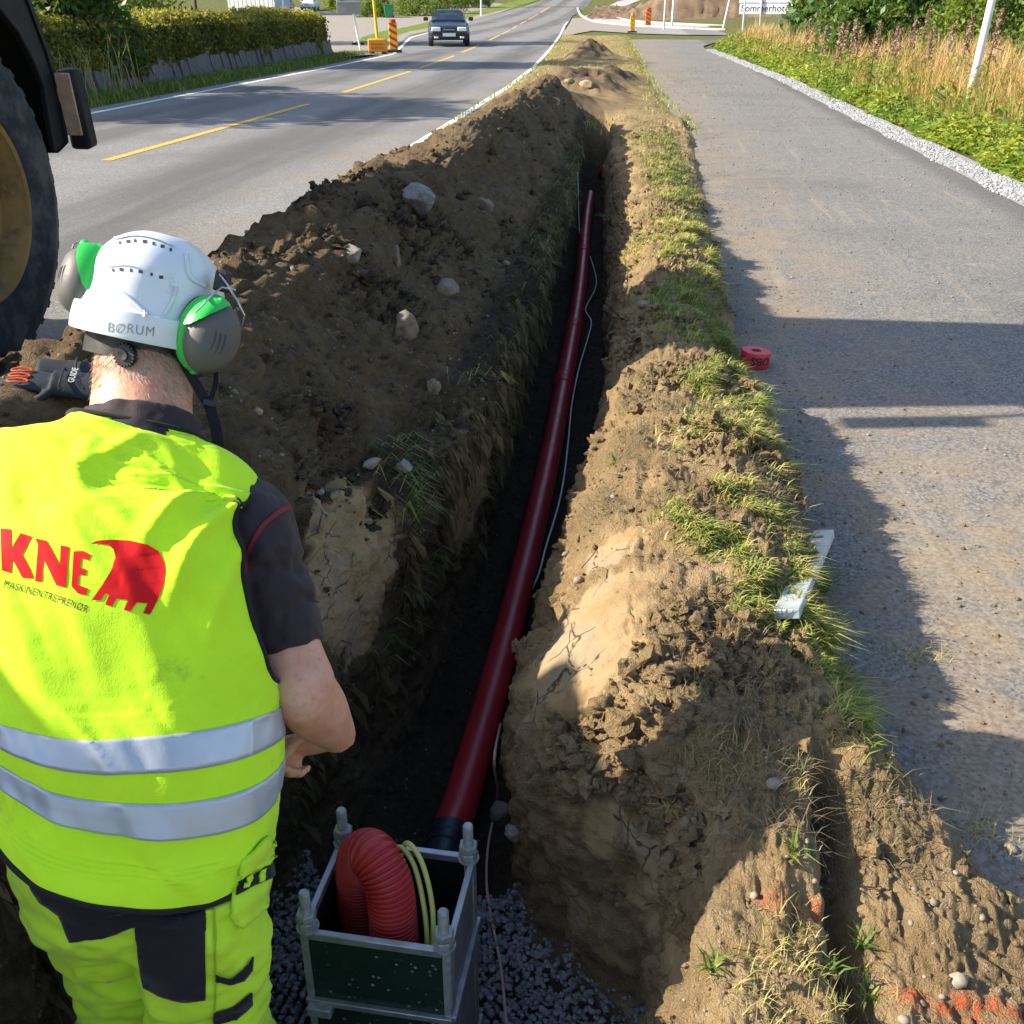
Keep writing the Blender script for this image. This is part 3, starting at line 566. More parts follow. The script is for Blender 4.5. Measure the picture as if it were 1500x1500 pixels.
# spill along the footpath edge and the road edge
n = 5200; y = np.exp(rng.uniform(np.log(1.1), np.log(14), n)); x = .5 + np.abs(rng.normal(0, .32, n)) * (1 + 1.2 * (y < 3)); s = np.clip(.0014 + rng.pareto(2.6, n) * .0016, .0012, .008)
scatter_lumps('soil_clods', np.stack([x, y, s * .4], -1), s, CLOD, .5, 0, label='crumbs of earth spilled on the footpath')
n = 900; y = rng.uniform(1.4, 30, n); x = rng.uniform(.6, 3.2, n); s = rng.uniform(.002, .007, n) * (1 + y / 15)
scatter_lumps('pebbles', np.stack([x, y, s * .5], -1), s, PEBBLE, .2, 0, .7, tint=rng.uniform(.3, 1, n), label='small stones strewn on the footpath')
n = 16000; y = 4.5 + 36 * rng.random(n) ** 1.9; xr = np.interp(y, [p[1] for p in PR], [p[0] for p in PR]); s = rng.uniform(.006, .014, n) * (1 + y / 40)
scatter_lumps('gravel', np.stack([xr + rng.uniform(0, .34, n) + .04 * np.sin(y * 3), y, s * .5], -1), s, GRAVEL_L, .3, 0, .8, False, label='pale gravel along the right edge of the footpath')
# named stones
STONE_D = stonemat('earthy_stone', (.19, .155, .115))
def stone(px, py, w, mat, label, ar=(1, .8, .7), rough=.25, cut=0, seed=0, group=None, sink=.3):
    p, nrm = hit(px, py); dist = (p - Vector((0, 0, CAM_H))).length; r = w / 2 * dist / 1560
    V, T_ = ico(4); V = lumps(V, rough, seed + 20, 3)
    for q in range(cut):
        d = np.random.default_rng(seed * 9 + q).normal(size=3); d /= np.linalg.norm(d); o = V @ d; V = V - np.maximum(0, o - .62)[:, None] * d
    V = V * np.array(ar) * r * 1.12; a = seed * 1.3; c_, s_ = math.cos(a), math.sin(a); V = V @ np.array([[c_, -s_, 0], [s_, c_, 0], [0, 0, 1]]).T
    o = link('stone', mesh('stone', V, T_, mat, True)); o.location = p + nrm * r * (.5 - sink); tag(o, label, 'stone', group); return o
stone(612, 290, 54, STONE_B, 'large blue-grey broken stone with a tan face, highest on the spoil heap', (1, .8, .72), .25, 5, 3)
stone(708, 305, 26, STONE_D, 'rounded beige stone right of the big broken stone on the heap', (.95, 1, .85), .12, 1, 5)
stone(511, 378, 42, STONE, 'flat grey stone half buried in the heap behind the helmet', (1, .75, .7), .2, 3, 8, sink=.2)
stone(578, 378, 28, STONE_D, 'narrow upright tan stone beside the flat grey stone', (.7, .6, 1.05), .2, 3, 11)
stone(652, 430, 40, STONE_D, 'brown dusty round stone right of the narrow stone', (1, .85, .75), .15, 1, 13)
stone(592, 482, 42, STONE_D, 'tan soil-crusted stone lowest of the big ones on the heap slope', (.9, .8, .95), .18, 2, 17)
stone(588, 882 - 200, 26, STONE, 'small grey stone lodged in the heap above the trench lip', (1, .8, .7), .2, 1, 19)
stone(633, 570, 26, STONE_D, 'pale topped lump of stone at the edge of the trench wall', (.8, .8, 1), .3, 1, 23)
stone(376, 604, 16, STONE_T, 'small smooth pebble on the slope beside the chin strap', (1, .8, .7), .1, 0, 29)
stone(464, 720, 18, STONE, 'small grey cobble just above the worker\'s shoulder', (1.1, .8, .6), .1, 0, 31)
stone(545, 680, 24, STONE, 'long grey cobble pressed into the heap edge', (1.3, .7, .6), .1, 1, 37)
stone(833, 183 - 63, 12, STONE_T, 'pale stone on the far end of the spoil heap', (1, .8, .7), .1, 1, 41)
stone(812, 150, 14, STONE_T, 'round tan stone on the shaded far slope of the heap', (1, .9, .8), .1, 1, 42)
stone(858, 125, 15, STONE_T, 'white-faced long stone on the second mound', (1.3, .7, .7), .15, 2, 43)
stone(735, 1193, 34, STONE, 'earth-coloured stone stuck in the pit wall by the wire', (1, .8, .8), .2, 2, 47, sink=.3)
stone(755, 1220, 26, STONE, 'lower stone stuck in the pit wall beside the gravel', (1, .8, .8), .2, 2, 53, sink=.3)
stone(795, 1395, 22, STONE, 'grey lump of crushed rock on the pit floor edge', (1, .8, .7), .3, 4, 59)
stone(1480, 1245, 15, STONE_T, 'brown pebble on the tarmac at the right edge', (1, 1, .8), .1, 0, 61)
stone(945, 447 - 0, 20, STONE, 'grey flat stone on the shaded part of the right bank', (1.2, .7, .5), .1, 2, 67)
stone(1044, 331, 20, STONE, 'grey stone at the outer foot of the turf bank', (1, .9, .7), .1, 1, 71)

# ------------------------------------------------------------------ grass and leaves
def blades(name, P, h, w, lean, mat, tint, kind='stuff', parent=None, label=None, az=None, droop=.5):
    n = len(P); az = rng.uniform(0, 2 * np.pi, n) if az is None else az; d = np.stack([np.cos(az), np.sin(az), 0 * az], -1); s_ = np.stack([-np.sin(az), np.cos(az), 0 * az], -1)
    h = np.broadcast_to(h, (n,)); w = np.broadcast_to(w, (n,)); lean = np.broadcast_to(lean, (n,)); up = np.array([0, 0, 1.0])
    m = P + up * (h * .55)[:, None] + d * (h * lean * .35)[:, None]; t = P + up * (h * (1 - droop * np.minimum(lean, 1.2) * .6))[:, None] + d * (h * lean)[:, None]
    V = np.stack([P - s_ * w[:, None] / 2, P + s_ * w[:, None] / 2, m + s_ * w[:, None] * .4, m - s_ * w[:, None] * .4, t], 1)
    b = (np.arange(n) * 5)[:, None]
    o = link(name, mesh(name, V.reshape(-1, 3), [np.array([[0, 1, 2, 3]]) + b, np.array([[3, 2, 4]]) + b], mat, True, dict(tint=np.repeat(tint, 5))), parent)
    if not parent: o['kind'] = kind
    if label: o['label'] = label
    return o
def leafV(P, size, asp, Dn=None, flat=0.0):
    n = len(P); Rm = rotm(n); size = np.broadcast_to(size, (n,))
    U = np.array([[0, -.5, 0], [asp / 2, .0, .06], [0, .5, 0], [-asp / 2, 0, .06]])
    V = np.einsum('nij,vj->nvi', Rm, U)
    if flat: V[..., 2] *= (1 - flat)
    return V * size[:, None, None] + P[:, None]
def leaves(name, P, size, asp, mat, tint, parent=None, flat=0.0, kind=None, label=None):
    V = leafV(P, size, asp, flat=flat); n = len(P)
    o = link(name, mesh(name, V.reshape(-1, 3), np.array([[0, 1, 2, 3]]) + (np.arange(n) * 4)[:, None], mat, True, dict(tint=np.repeat(tint, 4))), parent)
    if kind: o['kind'] = kind
    if label: o['label'] = label
    return o
def wind(n): return rng.random(n)
# turf left on the right bank: ellipses (x, y, rx, ry, density, yellowness)
turfs = [(.34, 7.5, .2, .9, .7, .6), (.28, 6.4, .27, .45, 1.7, .58), (.38, 5.7, .2, .5, 1.4, .5), (.34, 4.75, .22, .5, 1.3, .35), (.36, 4.15, .18, .25, 1.1, .3), (.40, 3.62, .17, .28, 1.8, .46), (.40, 3.15, .16, .24, 1.7, .55), (.3, 2.98, .16, .16, .8, .7), (.34, 2.74, .14, .18, 1.3, .6),
         (.33, 2.42, .18, .15, 2.6, .48), (.44, 2.12, .14, .17, 2.4, .48), (.46, 2.27, .08, .07, 3.2, .5), (.51, 1.86, .09, .16, 2.2, .42), (.36, 9.6, .25, 1.4, .6, .4), (.3, 12, .3, 1.6, .4, .4)]
fx, fy = cc[..., 0], cc[..., 1]; tden = np.zeros_like(fx); tyel = np.zeros_like(fx) + 1e-6
for x, y, rx, ry, d, yl in turfs:
    g_ = d * np.exp(-(((fx - x) / rx) ** 2 + ((fy - y) / ry) ** 2) ** 2); tden += g_; tyel += g_ * yl
tyel /= tden + 1e-6
tden = tden * sstep(-.45, .25, fbm(cc.reshape(-1, 3), .13, 3, s=93).reshape(tden.shape))
n = 40000; k = pick(tden * (1 - sstep(.50, .60, fx)) * cB * (fy < 14) / (1 + (np.maximum(fy, 0) / 4.5) ** 1.1), n); P = cc.reshape(-1, 3)[k] - [0, 0, .004]; yy = P[:, 1]
h = rng.uniform(.016, .052, n) * (1 + .2 * (yy > 4)); ta = np.clip(tyel.ravel()[k] * 1.0 + .06 + rng.normal(0, .22, n), 0, 1)
clump = fbm(P, .07, 2, s=91); h *= np.clip(.8 + .7 * clump, .35, 1.7); outer = sstep(.42, .55, P[:, 0]); h *= 1 + .2 * outer
az = np.where(rng.random(n) < .65, rng.normal(-.25, .8, n), rng.uniform(0, 6.3, n))
blades('grass', P, h, rng.uniform(.002, .0046, n) * (1 + yy / 8), rng.uniform(.3, 1.5, n) * (1 + .3 * outer), GRASSL, ta, label='bright green and yellowing turf clumps along the right bank', az=az, droop=.7)
n = 11000; k = pick(np.clip(cB * (g2(turf) > .35), 0, 1) * (1 - cClay) * near, n); P = cc.reshape(-1, 3)[k]
blades('grass', P, rng.uniform(.01, .04, n), rng.uniform(.001, .0024, n), rng.uniform(.8, 2.4, n), ROOTM, rng.uniform(.3, 1.2, n), label='dry thatch and straw on the right bank')
n = 5000; k = pick(cL * near * (g2(turf) > .2) * sstep(-.45, .1, cc[..., 2]), n); P = cc.reshape(-1, 3)[k]
hh = rng.uniform(.02, .11, n); az = rng.normal(0.0, .9, n); d = np.stack([np.cos(az), np.sin(az), 0 * az], -1)
V = np.stack([P, P + [0, .0022, 0], P + d * (hh * .45)[:, None] - [0, 0, 1] * (hh * .4)[:, None], P + d * (hh * .5)[:, None] - [0, 0, 1] * hh[:, None]], 1)
o = link('roots', mesh('roots', V.reshape(-1, 3), np.array([[0, 1, 2, 3]]) + (np.arange(n) * 4)[:, None], ROOTM, True, dict(tint=np.repeat(rng.random(n), 4)))); tag(o, 'fine roots hanging from the left trench wall', kind='stuff')
n = 1500; k = pick(cL * np.exp(-((fy - 3.0) / .5) ** 2) * sstep(-.3, .0, cc[..., 2]) * sstep(-.2, .3, g2(fbm(P0, .2, 2, s=97))) + .2 * cL * np.exp(-((fy - 8) / 2.5) ** 2) * sstep(-.1, .1, cc[..., 2]), n)
blades('grass', cc.reshape(-1, 3)[k], rng.uniform(.03, .09, n), rng.uniform(.002, .004, n), rng.uniform(.8, 1.8, n), GRASSL, rng.uniform(.1, .8, n), az=rng.normal(0, .6, n), droop=1.4, label='grass blades hanging over the left trench lip')
n = 9000; y = rng.uniform(13.5, 60, n); f = rng.beta(.55, .55, n); xl = np.interp(y, ys, GV[:, 3, 0]); xr = np.interp(y, ys, GV[:, -4, 0]); x = xl + (xr - xl) * f
P = np.stack([x, y, [0.06] * n], -1)
blades('grass', P, rng.uniform(.03, .11, n), rng.uniform(.008, .018, n), rng.uniform(.4, 1.4, n), GRASSL, np.clip(rng.normal(.55, .2, n), 0, 1), label='patchy grass on the far verge')
# single weeds on the near bank
def weed(px, py, label, n=14, h=.07, tint=.25, w=.005, spread=1.0):
    p, nn = hit(px, py); t = thing('weed', label, 'plant', p); P = np.repeat([tuple(p)], n, 0) + np.concatenate([rng.normal(0, .006 * spread, (n, 2)), np.zeros((n, 1))], 1)
    blades('leaf_tuft', P, rng.uniform(.5, 1, n) * h, w, rng.uniform(.5, 1.5, n), GRASSL, np.clip(rng.normal(tint, .12, n), 0, 1), parent=t); return t
weed(1042, 1422, 'green weed on the pit edge left of the orange paint', 16, .045, .25)
weed(1262, 1385, 'green weed right of the orange marking on the near bank', 18, .04, .3)
weed(1215, 1425, 'small green weed below the orange marking', 12, .04, .25)
weed(1272, 1462, 'lowest green weed at the bottom edge of the near bank', 20, .045, .35)
weed(1160, 1255, 'wilted green weed in the shadow on the near bank', 12, .05, .3)
weed(900, 685, 'pale green tuft on the trench lip under the sandy bank', 24, .07, .45)
weed(1205, 870, 'leafy stalk standing by the end of the spirit level', 26, .10, .3)
weed(1060, 800, 'dark leafed sprout beside the hole in the bank', 14, .06, .2)
weed(895, 330, 'bright green tuft overhanging the trench far along the bank', 30, .16, .35, .015)
weed(978, 1190, 'dry yellow tuft on the shaded face of the near bank', 24, .035, .85)
n = 1000; a = rng.random(n)
P = np.array([tuple(hit(*q)[0]) for q in ((1240, 1475), (1120, 1400), (1170, 1380), (1225, 1480), (1060, 1110), (1250, 1060), (1180, 1140), (1440, 1215), (1120, 1480), (1345, 960))])
P = P[rng.integers(0, len(P), n)] + rng.normal(0, .035, (n, 3)) * [1, 1, 0]; P[:, 2] = [drop(q[0], q[1])[0] for q in P]
blades('grass', P, rng.uniform(.010, .035, n), rng.uniform(.001, .0024, n), rng.uniform(.6, 1.6, n), GRASSL, np.clip(rng.normal(.75, .18, n), 0, 1), label='straw and thin grass on the near bank')

# ------------------------------------------------------------------ meadow and bushes right of the path
n = 70000; y = 5 + 47 * rng.random(n) ** 1.5; xr = np.interp(y, [p[1] for p in PR], [p[0] for p in PR]) + .45; t_ = rng.random(n) ** .8
x = xr + .3 + t_ * (4.6 + .04 * y); gzv = np.array([gz(a, b) for a, b in zip(x, y)]); cl = fbm(np.stack([x, y, 0 * x], -1), 1.6, 3, s=101)
h = (rng.uniform(.3, .95, n)) * sstep(-.12, .25, t_ + .05) * (1 + .35 * cl); keep = h > .1
tn = np.clip(.32 - .2 * (1 - sstep(12, 26, y)) + .3 * cl + .4 * sstep(.02, .25, t_) * (1 - sstep(.7, 1, t_)) + rng.normal(0, .2, n), 0, 1)
blades('meadow_grass', np.stack([x, y, gzv], -1)[keep], h[keep], rng.uniform(.006, .014, n)[keep] * (1 + y[keep] / 25), rng.uniform(.1, .8, n)[keep], DRYL, tn[keep], label='tall ochre grass right of the footpath')
n = 42000; y = 4.6 + 46 * rng.random(n) ** 1.6; xr = np.interp(y, [p[1] for p in PR], [p[0] for p in PR]) + .4; u_ = np.abs(rng.normal(0, .42, n)); x = xr + u_ + .12 * np.sin(y * 2.1) + .05
cl = fbm(np.stack([x, y, 0 * x], -1), .8, 3, s=105)
z = np.array([gz(a, b) for a, b in zip(x, y)]) + rng.random(n) * (.04 + .22 * sstep(0, .5, u_)) * (1 + .5 * cl)
leaves('ground_cover', np.stack([x, y, z + .03], -1), rng.uniform(.05, .12, n) * (1 + y / 60), .5, COVERL, np.clip(.55 + .3 * cl + rng.normal(0, .2, n), 0, 1), flat=.45, kind='stuff', label='bright low leaves edging the meadow')
n = 34000; y = 5 + 44 * rng.random(n) ** 1.6; xr = np.interp(y, [p[1] for p in PR], [p[0] for p in PR]) + .9; x = xr + rng.random(n) * 5
z = np.array([gz(a, b) for a, b in zip(x, y)]) + rng.random(n) * .55
leaves('meadow_leaves', np.stack([x, y, z], -1), rng.uniform(.05, .11, n) * (1 + y / 60), .35, COVERL, np.clip(rng.normal(.4, .25, n), 0, 1), kind='stuff', label='green herbs among the tall grass')
# fireweed gone to seed: spires
spots = [(1188, 66), (1196, 90), (1203, 60), (1228, 78), (1236, 95), (1247, 85), (1298, 88), (1300, 105), (1322, 90), (1345, 110), (1268, 110), (1375, 105), (1395, 120), (1174, 72), (1215, 110), (1430, 140), (1180, 45), (1340, 85)]
ORD = 'first second third fourth fifth sixth seventh eighth ninth tenth eleventh twelfth thirteenth fourteenth fifteenth sixteenth seventeenth eighteenth'.split()
for q, (px, py) in enumerate(sorted(spots)):
    p = at(px, py + 40); b = Vector((p.x, p.y, gz(p.x, p.y))); H = random.uniform(1.15, 1.5)
    t = thing('fireweed', ORD[q] + ' pinkish fireweed stalk from the left in the meadow before the bushes', 'plant', b, 'fireweed stalks in the meadow')
    MB().tube([b, b + Vector((.03, .02, H * .6)), b + Vector((.06, .02, H))], [.008, .007, .004], 5).build('stem', ROOTM, t, attrs=None)
    m = 110; zz = rng.uniform(.55, 1, m); P = np.array(b) + np.stack([.06 * zz + rng.normal(0, .045, m) * (1.25 - zz), rng.normal(0, .045, m) * (1.25 - zz), H * zz], -1)
    leaves('seed_spire', P, .085, .35, PINKL, rng.random(m), t)
    m = 60; zz = rng.uniform(.1, .6, m); leaves('foliage', np.array(b) + np.stack([rng.normal(0, .07, m), rng.normal(0, .07, m), H * zz], -1), .12, .25, COVERL, rng.uniform(.2, .7, m), t)
def bush(name, label, cat, c, rad, h, n, mat, size, asp=.5, seed=0, group=None, low=.0, nst=5, pal=(0, 1)):
    r = np.random.default_rng(seed + 500); t = thing(name, label, cat, c, group)
    m = MB()
    for q in range(nst):
        a = r.uniform(0, 6.28); d = Vector((math.cos(a), math.sin(a), 0)) * rad[0] * r.uniform(.2, .6); b = Vector(c)
        m.tube(spl([b, b + d * .35 + Vector((0, 0, h * .35)), b + d + Vector((0, 0, h * .8))], 6), np.linspace(.05, .015, 6) * max(1, h / 3), 6)
    m.build('stem', BARK, t)
    nb = 46; cen = r.normal(size=(nb, 3)); cen /= np.linalg.norm(cen, axis=1)[:, None]; cen[:, 2] = np.abs(cen[:, 2]) * 1.0 - low; cen *= r.uniform(.45, .95, nb)[:, None]
    k = r.integers(0, nb, n); d = r.normal(size=(n, 3)); d /= np.linalg.norm(d, axis=1)[:, None]; P = cen[k] + d * (r.random(n) ** .4 * r.uniform(.18, .34, nb)[k])[:, None]
    P = P * [rad[0], rad[1], h] + np.array(c); P[:, 2] = np.maximum(P[:, 2], c[2] + .02)
    tint = np.clip(r.uniform(pal[0], pal[1], nb)[k] * .5 + r.random(n) * .5, 0, 1)
    leaves('foliage', P, r.uniform(.7, 1.25, n) * size, asp, mat, tint, t); return t
def bpos(px, py): p = at(px, py); return Vector((p.x, p.y, gz(p.x, p.y)))
bush('shrub', 'dark green broad-leaved shrub behind the direction sign legs', 'shrub', bpos(1222, 80), (1.8, 2.0), 4.5, 6000, SHRUBL, .26, .55, 1, low=.1)
bush('shrub', 'dark glossy shrub with deep shade in the middle of the meadow edge', 'shrub', bpos(1300, 105), (2.3, 2.0), 4.2, 8500, SHRUBL, .2, .55, 2, low=.1)
bush('shrub', 'yellow-green shrub left of the leaning pole', 'shrub', bpos(1405, 122), (1.1, 1.3), 3.4, 7000, YSHRUBL, .12, .5, 3, low=.1)
bush('shrub', 'mid green fine-leaved shrub right of the leaning pole', 'shrub', bpos(1478, 120), (1.5, 1.6), 3.4, 10000, SHRUBL, .10, .5, 4, low=.1, pal=(.4, 1.3))
bush('shrub', 'green shrub at the right edge above the short post', 'shrub', bpos(1560, 150), (1.3, 1.5), 2.8, 8000, YSHRUBL, .09, .5, 5, low=.1, pal=(-.3, .8))
bush('shrub', 'shaded green shrub rising behind the two darker ones', 'shrub', bpos(1270, 84), (3.2, 2.5), 6, 6000, SHRUBL, .28, .55, 6, low=.1)
bush('shrub', 'tall green shrub far right behind the fine-leaved one', 'shrub', bpos(1450, 92), (2.6, 2.3), 5.5, 7000, YSHRUBL, .2, .5, 7, low=.1, pal=(-.4, .6))
# left: the hedge on its stone wall
HA, HB = at(60, 150), at(462, 80)
HA = Vector((-10.15, 17.0, 0)); HB = Vector((-10.35, 36.8, 0)); hd = (HB - HA); HL = hd.length; hd.normalize(); hn = Vector((hd.y, -hd.x, 0))   # hn faces the road
t = thing('hedge', 'long clipped yellow-green hedge on top of the dark stone edging', 'hedge', HA + Vector((0, 0, .7)))
n = 46000; a = rng.uniform(0, HL, n); face = rng.random(n); u_ = np.where(face < .45, rng.normal(.0, .07, n), np.where(face < .92, -rng.random(n) * 1.3, -1.3 * rng.random(n)))
hh = np.where(face < .45, rng.random(n) * .92, np.where(face < .92, .92 + rng.normal(0, .05, n), rng.random(n) * .9)); a = np.where(face > .92, HL + rng.normal(0, .06, n), a)
b3 = fbm(np.stack([a, hh, 0 * a], -1), .8, 3, s=111); hh = hh * (1 + .05 * b3) + .07 * np.sin(a * .9); u_ = u_ + .13 * b3 - .1 * (hh > .82)
P = np.array(HA)[None] + a[:, None] * np.array(hd) + u_[:, None] * np.array(hn) + np.stack([0 * a, 0 * a, .33 + hh], -1)
leaves('foliage', P, rng.uniform(.07, .13, n), .55, HEDGEL, np.clip(.25 + .4 * (hh > .78) + .25 * b3 + rng.normal(0, .2, n), 0, 1), t)
m = MB(); m.add(np.array([HA + hd * q * HL + hn * w + Vector((0, 0, z)) for q in (0.01, .99) for w, z in ((-.15, .3), (-.15, 1.12), (-1.15, 1.12), (-1.15, .3))]), [[0, 1, 5, 4], [1, 2, 6, 5], [2, 3, 7, 6], [0, 3, 2, 1], [4, 5, 6, 7]])
m.build('twigs', simple('hedge_twigs', (.035, .035, .012), .95, .1, var=.6, sc=14, bump=.8, bsc=30, bd=.05), t, smooth=False)
tw = thing('retaining_wall', 'low wall of dark leaning stone slabs under the hedge', 'wall', HA)
SLABM = stonemat('slab_stone', (.14, .125, .12), .4)
slabs = []
for v in range(5):
    V = np.array([[x, y, z] for z in (0, .22, .44) for y in (-.07, .07) for x in (-.5, 0, .5)]); V += np.random.default_rng(v).normal(0, .025, V.shape)
    idx = lambda zi, yi, xi: zi * 6 + yi * 3 + xi; q = []
    for zi in range(2):
        for xi in range(2): q += [[idx(zi, 0, xi), idx(zi, 0, xi + 1), idx(zi + 1, 0, xi + 1), idx(zi + 1, 0, xi)], [idx(zi, 1, xi + 1), idx(zi, 1, xi), idx(zi + 1, 1, xi), idx(zi + 1, 1, xi + 1)]]
        q += [[idx(zi, 1, 0), idx(zi, 0, 0), idx(zi + 1, 0, 0), idx(zi + 1, 1, 0)], [idx(zi, 0, 2), idx(zi, 1, 2), idx(zi + 1, 1, 2), idx(zi + 1, 0, 2)]]
    for xi in range(2): q += [[idx(2, 0, xi), idx(2, 0, xi + 1), idx(2, 1, xi + 1), idx(2, 1, xi)]]
    slabs.append(mesh('stone_slab', V, q, SLABM, False))
s_ = 0.0; r = random.Random(4)
while s_ < HL:
    w = r.uniform(.32, .5); o = link('stone_slab', slabs[r.randrange(5)], tw); o.matrix_parent_inverse = Matrix()
    o.location = hd * (s_ + w / 2) + hn * (.2 + r.uniform(-.03, .03)) + Vector((0, 0, -.03)); o.scale = (w * .94, 1, r.uniform(.9, 1.15))
    o.rotation_euler = (r.uniform(.22, .32), r.uniform(-.14, .1), math.atan2(hd.y, hd.x) + r.uniform(-.06, .06) + math.pi); s_ += w
n = 9000; a = rng.uniform(0, HL + 1.5, n); u_ = .3 + np.abs(rng.normal(.3, .3, n)); P = np.array(HA)[None] + a[:, None] * np.array(hd) + u_[:, None] * np.array(hn); P[:, 2] = -.03
blades('grass', P, rng.uniform(.06, .24, n), rng.uniform(.01, .025, n), rng.uniform(.3, 1.2, n), GRASSL, np.clip(rng.normal(.25, .15, n), 0, 1), label='green grass at the foot of the stone edging')
n = 120; a = rng.uniform(-1, 4, n); P = np.array(HA)[None] + a[:, None] * np.array(hd) + rng.uniform(.1, .9, n)[:, None] * np.array(hn); P[:, 2] = 0
blades('grass', P, rng.uniform(.3, 1.3, n), rng.uniform(.01, .02, n), rng.uniform(.1, .5, n), DRYL, rng.uniform(0, .7, n), label='long pale grass at the near end of the hedge')
bush('shrub', 'dark tree-like shrub overhanging the near end of the hedge', 'shrub', Vector((-10.9, 21.0, .25)), (1.15, 1.7), 2.4, 12000, SHRUBL, .2, .5, 21, low=.1)
bush('shrub', 'leafy garden shrub behind the middle of the hedge', 'shrub', Vector((-13.5, 27.5, 0)), (1.9, 2.2), 3.2, 7000, YSHRUBL, .16, .4, 22, low=.1)
bush('shrub', 'second garden shrub behind the hedge, in front of the pale shed', 'shrub', Vector((-15.2, 33.5, 0)), (2.0, 2.2), 3.0, 6000, YSHRUBL, .2, .35, 23, low=.1, pal=(-.5, .7))
def tree(label, c, h, rad, n, seed, mat=SHRUBL, size=.3):
    r = np.random.default_rng(seed); t = thing('tree', label, 'tree', c)
    m = MB(); b = Vector(c); m.tube(spl([b, b + Vector((.1, 0, h * .3)), b + Vector((0, .1, h * .8))], 8), np.linspace(.2, .05, 8), 8)
    for q in range(9):
        a = r.uniform(0, 6.28); s0 = b + Vector((0, 0, h * r.uniform(.3, .65))); m.tube(spl([s0, s0 + Vector((math.cos(a) * rad * .4, math.sin(a) * rad * .4, h * .1)), s0 + Vector((math.cos(a) * rad * .8, math.sin(a) * rad * .8, h * .14))], 5), np.linspace(.07, .02, 5), 5)
    m.build('trunk', BARK, t)
    nb = 60; cen = r.normal(size=(nb, 3)); cen /= np.linalg.norm(cen, axis=1)[:, None]; cen *= r.uniform(.3, .9, nb)[:, None]; k = r.integers(0, nb, n); d = r.normal(size=(n, 3)); d /= np.linalg.norm(d, axis=1)[:, None]
    P = (cen[k] + d * (r.random(n) ** .4 * .3)[:, None]) * [rad, rad, h * .36] + np.array(c) + [0, 0, h * .66]
    leaves('crown', P, size, .55, mat, r.random(n), t); return t
tree('tall leafy tree by the near end of the hedge, crown out of frame', Vector((-15.5, 16, 0)), 9, 3.0, 8000, 31)
tree('tall leafy tree left of the road behind the hedge', Vector((-17.5, 29, 0)), 11, 3.3, 8000, 32)
tree('tall leafy tree left of the road beyond the parked cars', Vector((-21, 47, 0)), 12, 3.8, 8000, 33)
# ------------------------------------------------------------------ pipes, cables and the box in the pit
REDP = simple('red_plastic_pipe', (.42, .024, .03), .36, .5, var=.2, sc=6, bump=.05, bsc=90, dirt=(.13, .07, .045), dsc=22, dcov=.6)
REDC = simple('red_corrugated_plastic', (.47, .028, .03), .42, .45, var=.12, sc=6, bump=.05, dirt=(.2, .09, .06), dsc=14, dcov=.62)
BLACKP = simple('black_plastic', (.018, .018, .02), .5, .45, var=.3, sc=10, dirt=(.07, .06, .05), dsc=12, dcov=.62)
NAVYP = simple('navy_plastic', (.02, .025, .05), .4, .5, var=.3, sc=10, dirt=(.1, .085, .07), dsc=12, dcov=.6)
GALV = simple('galvanised_steel', (.46, .48, .5), .48, .5, .75, var=.28, sc=24, bump=.08, bsc=60, dirt=(.3, .29, .27), dsc=9, dcov=.58)
GALVR = simple('rough_zinc', (.42, .43, .42), .62, .45, .45, var=.3, sc=60, bump=.3, bsc=160, bd=.002)
def speckled(name, base, dots):
    t = NT(name); p = t.pos(True); v = t.n('TexVoronoi', {'Vector': p, 'Scale': 55}); c = t.ramp(t.noise(p, 6, 6, .7), [(.3, dull(base, .6)), (.6, base), (.8, dull(base, 2.2))])
    c = t.mix(t.mth('MULTIPLY', t.mth('LESS_THAN', v.outputs['Distance'], .2), t.rng(t.noise(p, 9, 3), .36, .6)), c, dots)
    st = t.n('CombineXYZ', {0: t.mth('MULTIPLY', t.sep(p)[0], 14), 1: t.mth('MULTIPLY', t.sep(p)[1], 14), 2: t.mth('MULTIPLY', t.sep(p)[2], 60)})
    c = t.mix(t.rng(t.noise(st, 1, 6, .7), .6, .75, 0, .35), c, dull(dots, .7))
    return t.fin(c, .42, .45, 0, t.bump(t.noise(p, 70, 4), .12, .003))
GREENB = speckled('dark_green_panel', (.012, .036, .024), (.3, .32, .3))
PIPE = [(-.45, 12.5, -.5), (-.43, 11.2, -.5), (-.40, 10.0, -.505), (-.37, 8.9, -.52), (-.345, 7.65, -.545), (-.335, 6.0, -.545), (-.335, 4.5, -.545), (-.36, 3.1, -.545), (-.39, 2.3, -.545), (-.405, 2.10, -.54)]
pp = spl(PIPE, 90)
t = thing('drain_pipe', 'long smooth red plastic pipe running along the trench floor', 'pipe', PIPE[-1])
MB().tube(pp, .0525, 28).build('barrel', REDP, t, sharp=60)
for y in (5.9, 7.05, 9.4):
    k = int(np.argmin(abs(pp[:, 1] - y))); d = Vector(pp[k + 1] - pp[k - 1]).normalized(); c = Vector(pp[k])
    MB().tube([c - d * .085, c - d * .08, c - d * .03, c - d * .02, c + d * .02, c + d * .03, c + d * .1, c + d * .105], [.0535, .059, .059, .064, .064, .059, .059, .0535], 28).build('socket', REDP, t)
c = Vector((-.405, 2.10, -.54)); d = Vector((-.03, -1, 0)).normalized()
MB().tube([c - d * .01, c - d * .005, c + d * .03, c + d * .035, c + d * .25], [.054, .059, .059, .0545, .0545], 28).build('coupling', NAVYP, t)
for q in (.06, .11, .15): MB().tube([c + d * q, c + d * (q + .008)], .0575, 28).build('ring', BLACKP, t)
